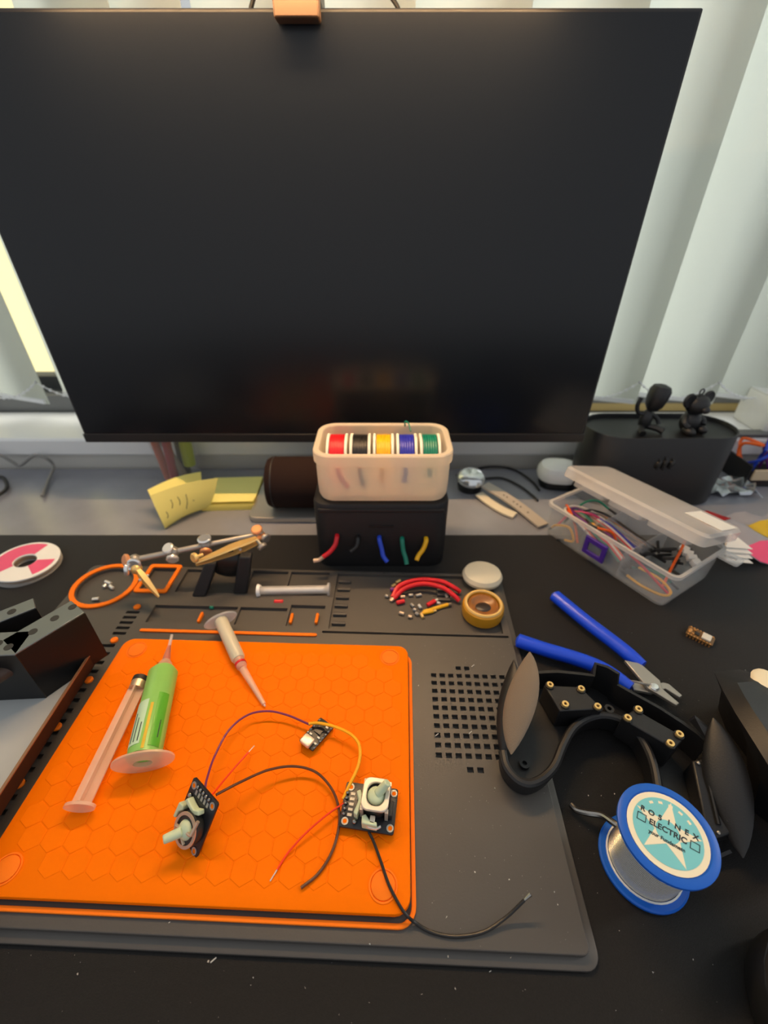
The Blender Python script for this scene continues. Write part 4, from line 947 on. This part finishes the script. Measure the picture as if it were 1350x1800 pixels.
# ------------------------------------------------------------------ goggle frame
gg = thing('goggle_frame', 'black moulded goggle frame with brass inserts lying face down beside the spool', 'goggle frame', on(1060, 1290, 0))
RZ, WZ2 = .020, .030
def gz(x): return .0006+.0072*max(0, min(1, (.235-x)/.11))
rim = [(884, 1322), (890, 1348), (908, 1370), (930, 1378), (955, 1368), (975, 1346), (990, 1310), (1008, 1280), (1034, 1263), (1062, 1258), (1092, 1266), (1118, 1286), (1138, 1318), (1150, 1352), (1156, 1388), (1160, 1420)]
rimw = [on(u, v, RZ) for u, v in rim]
brow = [(938, 1182), (980, 1180), (1020, 1184), (1044, 1187), (1047, 1166), (1068, 1172), (1088, 1184), (1086, 1203), (1120, 1222), (1160, 1244), (1200, 1270), (1228, 1290), (1245, 1306)]
bz = [.030]*4+[.036]*3+[.028]*6
broww = [on(u, v, z) for (u, v), z in zip(brow, bz)]
Rc = catmull(rimw, 3)
floor_ = [(p.x, p.y) for p in Rc]+[(q.x, q.y) for q in [on(1190, 1478, .004), on(1228, 1506, .004), on(1262, 1506, .004), on(1282, 1440, .004), on(1258, 1360, .004)]]+[(p.x, p.y) for p in reversed(broww)]+[(q.x, q.y) for q in [on(905, 1215, .02), on(890, 1260, .02)]]
MB().loft([[(x, y, gz(x)) for x, y in floor_], [(x, y, gz(x)+.0024) for x, y in floor_]]).build('floor_plate', 'shell_black', gg, smooth=False)
def wallstrip(P, z0, th_, nm_, m):
    rows = [[Vector((p.x, p.y, gz(p.x))), Vector((p.x, p.y, (gz(p.x)+p.z)*.5)), p] for p in P]
    return MB().ribbon(rows, th_).build(nm_, m, gg, ang=50)
wallstrip(Rc, .0005, .0026, 'nose_wall', 'shell_black')
MB().tube(rimw, .0030, 10, 4).build('nose_rim', 'shell_black', gg)
wallstrip(broww, .0005, .0024, 'brow_wall', 'shell_black')
def block(top, zt, sq, nm_='mount_block'):
    q = [on(u, v, zt) for u, v in top]
    bl_ = MB().loft([[Vector((p.x, p.y, gz(p.x)+.0025)) for p in q], q]).build(nm_, 'shell_black', gg, bevel=.0008)
    for u, v in sq:
        p = on(u, v, zt+.002)
        MB().cyl((p.x, p.y, zt-.0005), (p.x, p.y, zt+.0008), .0033, n=18).build('boss', 'shell_black', bl_)
        MB().ring(circle(.0024, 18, p.x, p.y), circle(.0011, 18, p.x, p.y), zt+.0006, zt+.0024).build('threaded_insert', 'brass', bl_)
block([(956, 1204), (1020, 1207), (1060, 1246), (984, 1250)], .030, [(967, 1203), (1022, 1210), (994, 1237), (1051, 1241)])
block([(1116, 1246), (1204, 1296), (1186, 1317), (1092, 1262)], .030, [(1123, 1246), (1104, 1261), (1195, 1290), (1179, 1306)])
pst = on(1070, 1248, .018); MB().ring(circle(.0034, 16, pst.x, pst.y), circle(.0016, 16, pst.x, pst.y), gz(pst.x)+.0025, .020).build('screw_post', 'shell_black', gg)
pst = on(921, 1345, .010); MB().ring(circle(.0036, 16, pst.x, pst.y), circle(.0016, 16, pst.x, pst.y), gz(pst.x)+.0025, .013).build('screw_post', 'shell_black', gg)
# leaf-shaped side pads (thick)
def leaf(p0, p1, wdir, wd, th_, nm_, m, lab=None, n=14, bow=0):
    d = p1-p0; nrm_ = d.cross(wdir).normalized(); rg = []
    for i in range(n+1):
        t = i/n; s_ = max(.04, math.sin(math.pi*t)**.75); c = p0+d*t+nrm_*bow*math.sin(math.pi*t)
        rg.append([c+wdir*wd*s_*math.cos(R(30*k))+nrm_*th_*s_*math.sin(R(30*k)) for k in range(12)])
    o = MB().loft(rg).build(nm_, m, gg)
    if lab: o['label'] = lab
pa, pb = on(899, 1326, .026), on(931, 1146, .052)
leaf(pa, pb, Vector((.85, -.1, .5)).normalized(), .0125, .0040, 'side_pad', 'pad_lit_tan', 'cushion pad with warm light put into its tan colour')
pa2, pb2 = on(884, 1332, .012), on(903, 1160, .036)
leaf(pa2, pb2, Vector((.75, -.1, .65)).normalized(), .0095, .0045, 'side_shell', 'shell_black')
pa, pb = on(1306, 1508, .012), on(1254, 1262, .040)
leaf(pa, pb, Vector((.8, -.25, .50)).normalized(), .0125, .0040, 'side_pad', 'shell_black')
# right cheek panel with slots
q = [on(1216, 1336, .022), on(1262, 1330, .026), on(1296, 1462, .016), on(1246, 1478, .014)]
ck = MB().loft([[Vector((p.x, p.y, gz(p.x)+.0025)) for p in q], q]).build('cheek_panel', 'shell_black', gg, bevel=.0012)
for t in (.42, .74):
    a0, a1 = q[0].lerp(q[1], t), q[3].lerp(q[2], t); a0, a1 = a0.lerp(a1, .12), a0.lerp(a1, .86)
    MB().tube([a0+Vector((0, 0, .0006)), a1+Vector((0, 0, .0006))], .0014, 8, 2).build('rail', 'plastic_black', ck)
for t, s_ in ((.2, .06), (.85, .92), (.35, .95)):
    p = q[0].lerp(q[1], t).lerp(q[3].lerp(q[2], t), s_); MB().ell(p+Vector((0, 0, .001)), (.0012, .0012, .001), 8, 5).build('screw_boss', 'steel_dull', ck)
tb = [on(1212, 1268, .030), on(1222, 1262, .036), on(1250, 1286, .034), on(1246, 1306, .030)]
MB().loft([[p for p in tb], [p+Vector((.001, .002, .0)) for p in tb]]).build('hinge_tab', 'shell_black', gg)
tl = [on(1222, 1520, .002), on(1280, 1496, .006), on(1284, 1502, .004), on(1240, 1522, .002)]
MB().loft([[p for p in tl], [p+Vector((0, 0, .0025)) for p in tl]]).build('corner_tongue', 'shell_black', gg)

# ------------------------------------------------------------------ second black shell at the right edge
sh = thing('moulded_shell', 'black moulded plastic shell at the right edge behind the goggle frame', 'shell', on(1340, 1330, 0))
topp = [(1255, 1181), (1300, 1177), (1350, 1190), (1420, 1230), (1480, 1320), (1490, 1480), (1420, 1440), (1372, 1380), (1330, 1312), (1292, 1252), (1272, 1216)]
tz = [.040, .042, .044, .046, .046, .044, .050, .052, .052, .050, .046]
botp = [(1262, 1245), (1300, 1230), (1340, 1245), (1400, 1300), (1450, 1390), (1460, 1540), (1400, 1500), (1352, 1448), (1322, 1425), (1312, 1330), (1275, 1280)]
midp = [(a[0]*.5+b_[0]*.5-(4 if i > 5 else 0), a[1]*.5+b_[1]*.5) for i, (a, b_) in enumerate(zip(topp, botp))]
tw = [on(u, v, z) for (u, v), z in zip(topp, tz)]; bw_ = [on(u, v, .0006) for u, v in botp]
mw = [t.lerp(b_, .5)+Vector((.004, 0, 0)) for t, b_ in zip(tw, bw_)]
cen = sum(tw, Vector())/len(tw)
tin = [p.lerp(cen, .35)+Vector((0, 0, .008)) for p in tw]
MB().loft([bw_, mw, tw, tin]).build('shell_body', 'shell_black', sh, ang=25)
for u, v in ((1298, 1248), (1324, 1282)): MB().ell(on(u, v, .045), (.0016, .0016, .0016), 8, 6).build('hole', 'rubber', sh)
MB().ell(on(1356, 1208, .049), (.011, .015, .0055), 20, 10).build('white_lens', 'cream', sh)

# ------------------------------------------------------------------ mouse
mz = Vector((.211, .016, 0))
ms = thing('computer_mouse', 'black computer mouse at the bottom right corner on the desk mat', 'mouse', mz)
rg = []
def mouse_ring(z, sc, dy=0): return [(mz.x+sc*.034*math.cos(a)*(1+.10*math.sin(a)), mz.y+dy+sc*.056*math.sin(a), z) for a in [2*math.pi*i/28 for i in range(28)]]
MB().loft([mouse_ring(.0004, .93), mouse_ring(.004, 1.0), mouse_ring(.014, 1.0), mouse_ring(.019, .95)]).build('side_body', 'plastic_black', ms)
MB().loft([mouse_ring(.0192, .94), mouse_ring(.023, .90), mouse_ring(.030, .74, -.003), mouse_ring(.0345, .52, -.005), mouse_ring(.0362, .25, -.006)]).build('top_shell', 'matte_black', ms)
MB().cyl((mz.x-.004, mz.y+.030, .031), (mz.x+.004, mz.y+.030, .031), .007, n=20).build('scroll_wheel', 'rubber', ms)

# ------------------------------------------------------------------ folded black sheet metal at the left
bk = thing('sheet_metal_bracket', 'glossy black folded sheet-metal bracket with drilled flange at the left edge', 'bracket', (-.29, .19, .0064))
XL = -.236
MB().bx(-.45, XL-.0014, .056, .245, .0188, .0200).build('floor_plate', 'sheet_pale', bk)
for y in (.15, .22): MB().bx(-.40, -.34, y, y+.015, .0066, .0186).build('foot', 'rubber', bk)
MB().bx(XL-.0012, XL, .050, .245, .0190, .0300).build('side_lip', 'sheet_black', bk)
MB().bx(XL-.0016, XL+.0004, .050, .245, .0301, .0310).build('lip_edge', 'sheet_edge', bk)
def panel(u0, v0, u1, v1, z, zb, nm_, fl_d, holes):
    a, b_ = on(u0, v0, z), on(u1, v1, z); e = (b_-a).normalized(); s_ = Vector((-e.y, e.x, 0))
    if s_.y < 0: s_ = -s_
    if zb is not None:
        MB().hexa([Vector((a.x, a.y, zb)), Vector((b_.x, b_.y, zb)), Vector((b_.x, b_.y, zb))+s_*.0012, Vector((a.x, a.y, zb))+s_*.0012], [a, b_, b_+s_*.0012, a+s_*.0012]).build('web', 'sheet_black', bk)
    pl_ = MB().hexa([a, b_, b_+s_*fl_d, a+s_*fl_d], [p+Vector((0, 0, .0014)) for p in (a, b_, b_+s_*fl_d, a+s_*fl_d)]).build(nm_, 'sheet_top_sheen', bk, bevel=.0004)
    for t, w_ in holes:
        p = a.lerp(b_, t)+s_*fl_d*w_; MB().cyl(p+Vector((0, 0, .0010)), p+Vector((0, 0, .00155)), .0030, n=16).build('drilled_hole', 'rubber', pl_)
panel(150, 1078, 28, 1152, .070, .0202, 'flange', .021, ((.06, .62), (.34, .58), (.66, .55), (1.0, .5)))
# continuation of the flange to the left, towards the frame edge
panel(28, 1153, -130, 1160, .070, .0202, 'flange', .021, ((.3, .5),))
panel(64, 1070, -60, 1120, .072, .045, 'flange', .013, ((.34, .5), (.75, .5)))
e0, e1 = on(26, 1170, .052), on(96, 1128, .050)
MB().cyl(e0+(e0-e1)*.6, e0.lerp(e1, .72), .0058, .0050, 18).build('bushing', 'rod_brown', bk); MB().cyl(e0.lerp(e1, .72), e1, .0024, n=12).build('bushing_pin', 'metal_tan', bk)
MB().bx(-.33, -.242, .100, .1345, .0202, .0225).build('clear_strip', 'clear_milky', bk, bevel=.0005)

# ------------------------------------------------------------------ lint and solder crumbs
b = MB()
def crumb(p, s_):
    o = [Vector((random.uniform(-1, 1), random.uniform(-1, 1), random.uniform(-.4, .6))).normalized()*s_*random.uniform(.5, 1) for _ in range(5)]
    b.add([p+q for q in o], [(0, 1, 2), (0, 2, 3), (0, 3, 4), (1, 2, 4), (2, 3, 4), (0, 1, 4)])
for u, v in ((297, 1621), (136, 1713), (446, 1718), (535, 1737), (366, 1690), (835, 1533), (895, 1545), (975, 1568), (980, 1590), (785, 1612), (1015, 1682), (898, 1683), (862, 1708), (787, 1681), (1218, 1686), (1148, 1708), (1240, 1540), (1080, 1395), (1056, 1398), (1034, 1398), (741, 1746), (800, 1738), (650, 1660), (1310, 1178), (1320, 1190), (870, 1385), (735, 1205)):
    crumb(on(u, v, .0008 if v > 1690 or u > 1055 else .0072), .0007)
for _ in range(420):
    x, y = random.uniform(-.3, .34), random.uniform(-.02, .3); crumb(Vector((x, y, .0004)), random.uniform(.0001, .00032))
for _ in range(160):
    q = WM[mat_o] @ Vector((random.uniform(.125, .212), random.uniform(-.14, .06), .0066)); crumb(q, random.uniform(.0001, .0003))
for u, v in ((829, 1172), (765, 1294), (824, 1290), (370, 1692)):
    p = on(u, v, .0075); b.cyl(p, p+Vector((.0025, .0018, .0004)), .0003, n=6)
tag(b.build('lint', 'lint', smooth=False), 'pale lint and solder crumbs scattered over the mats', 'lint', kind='stuff')
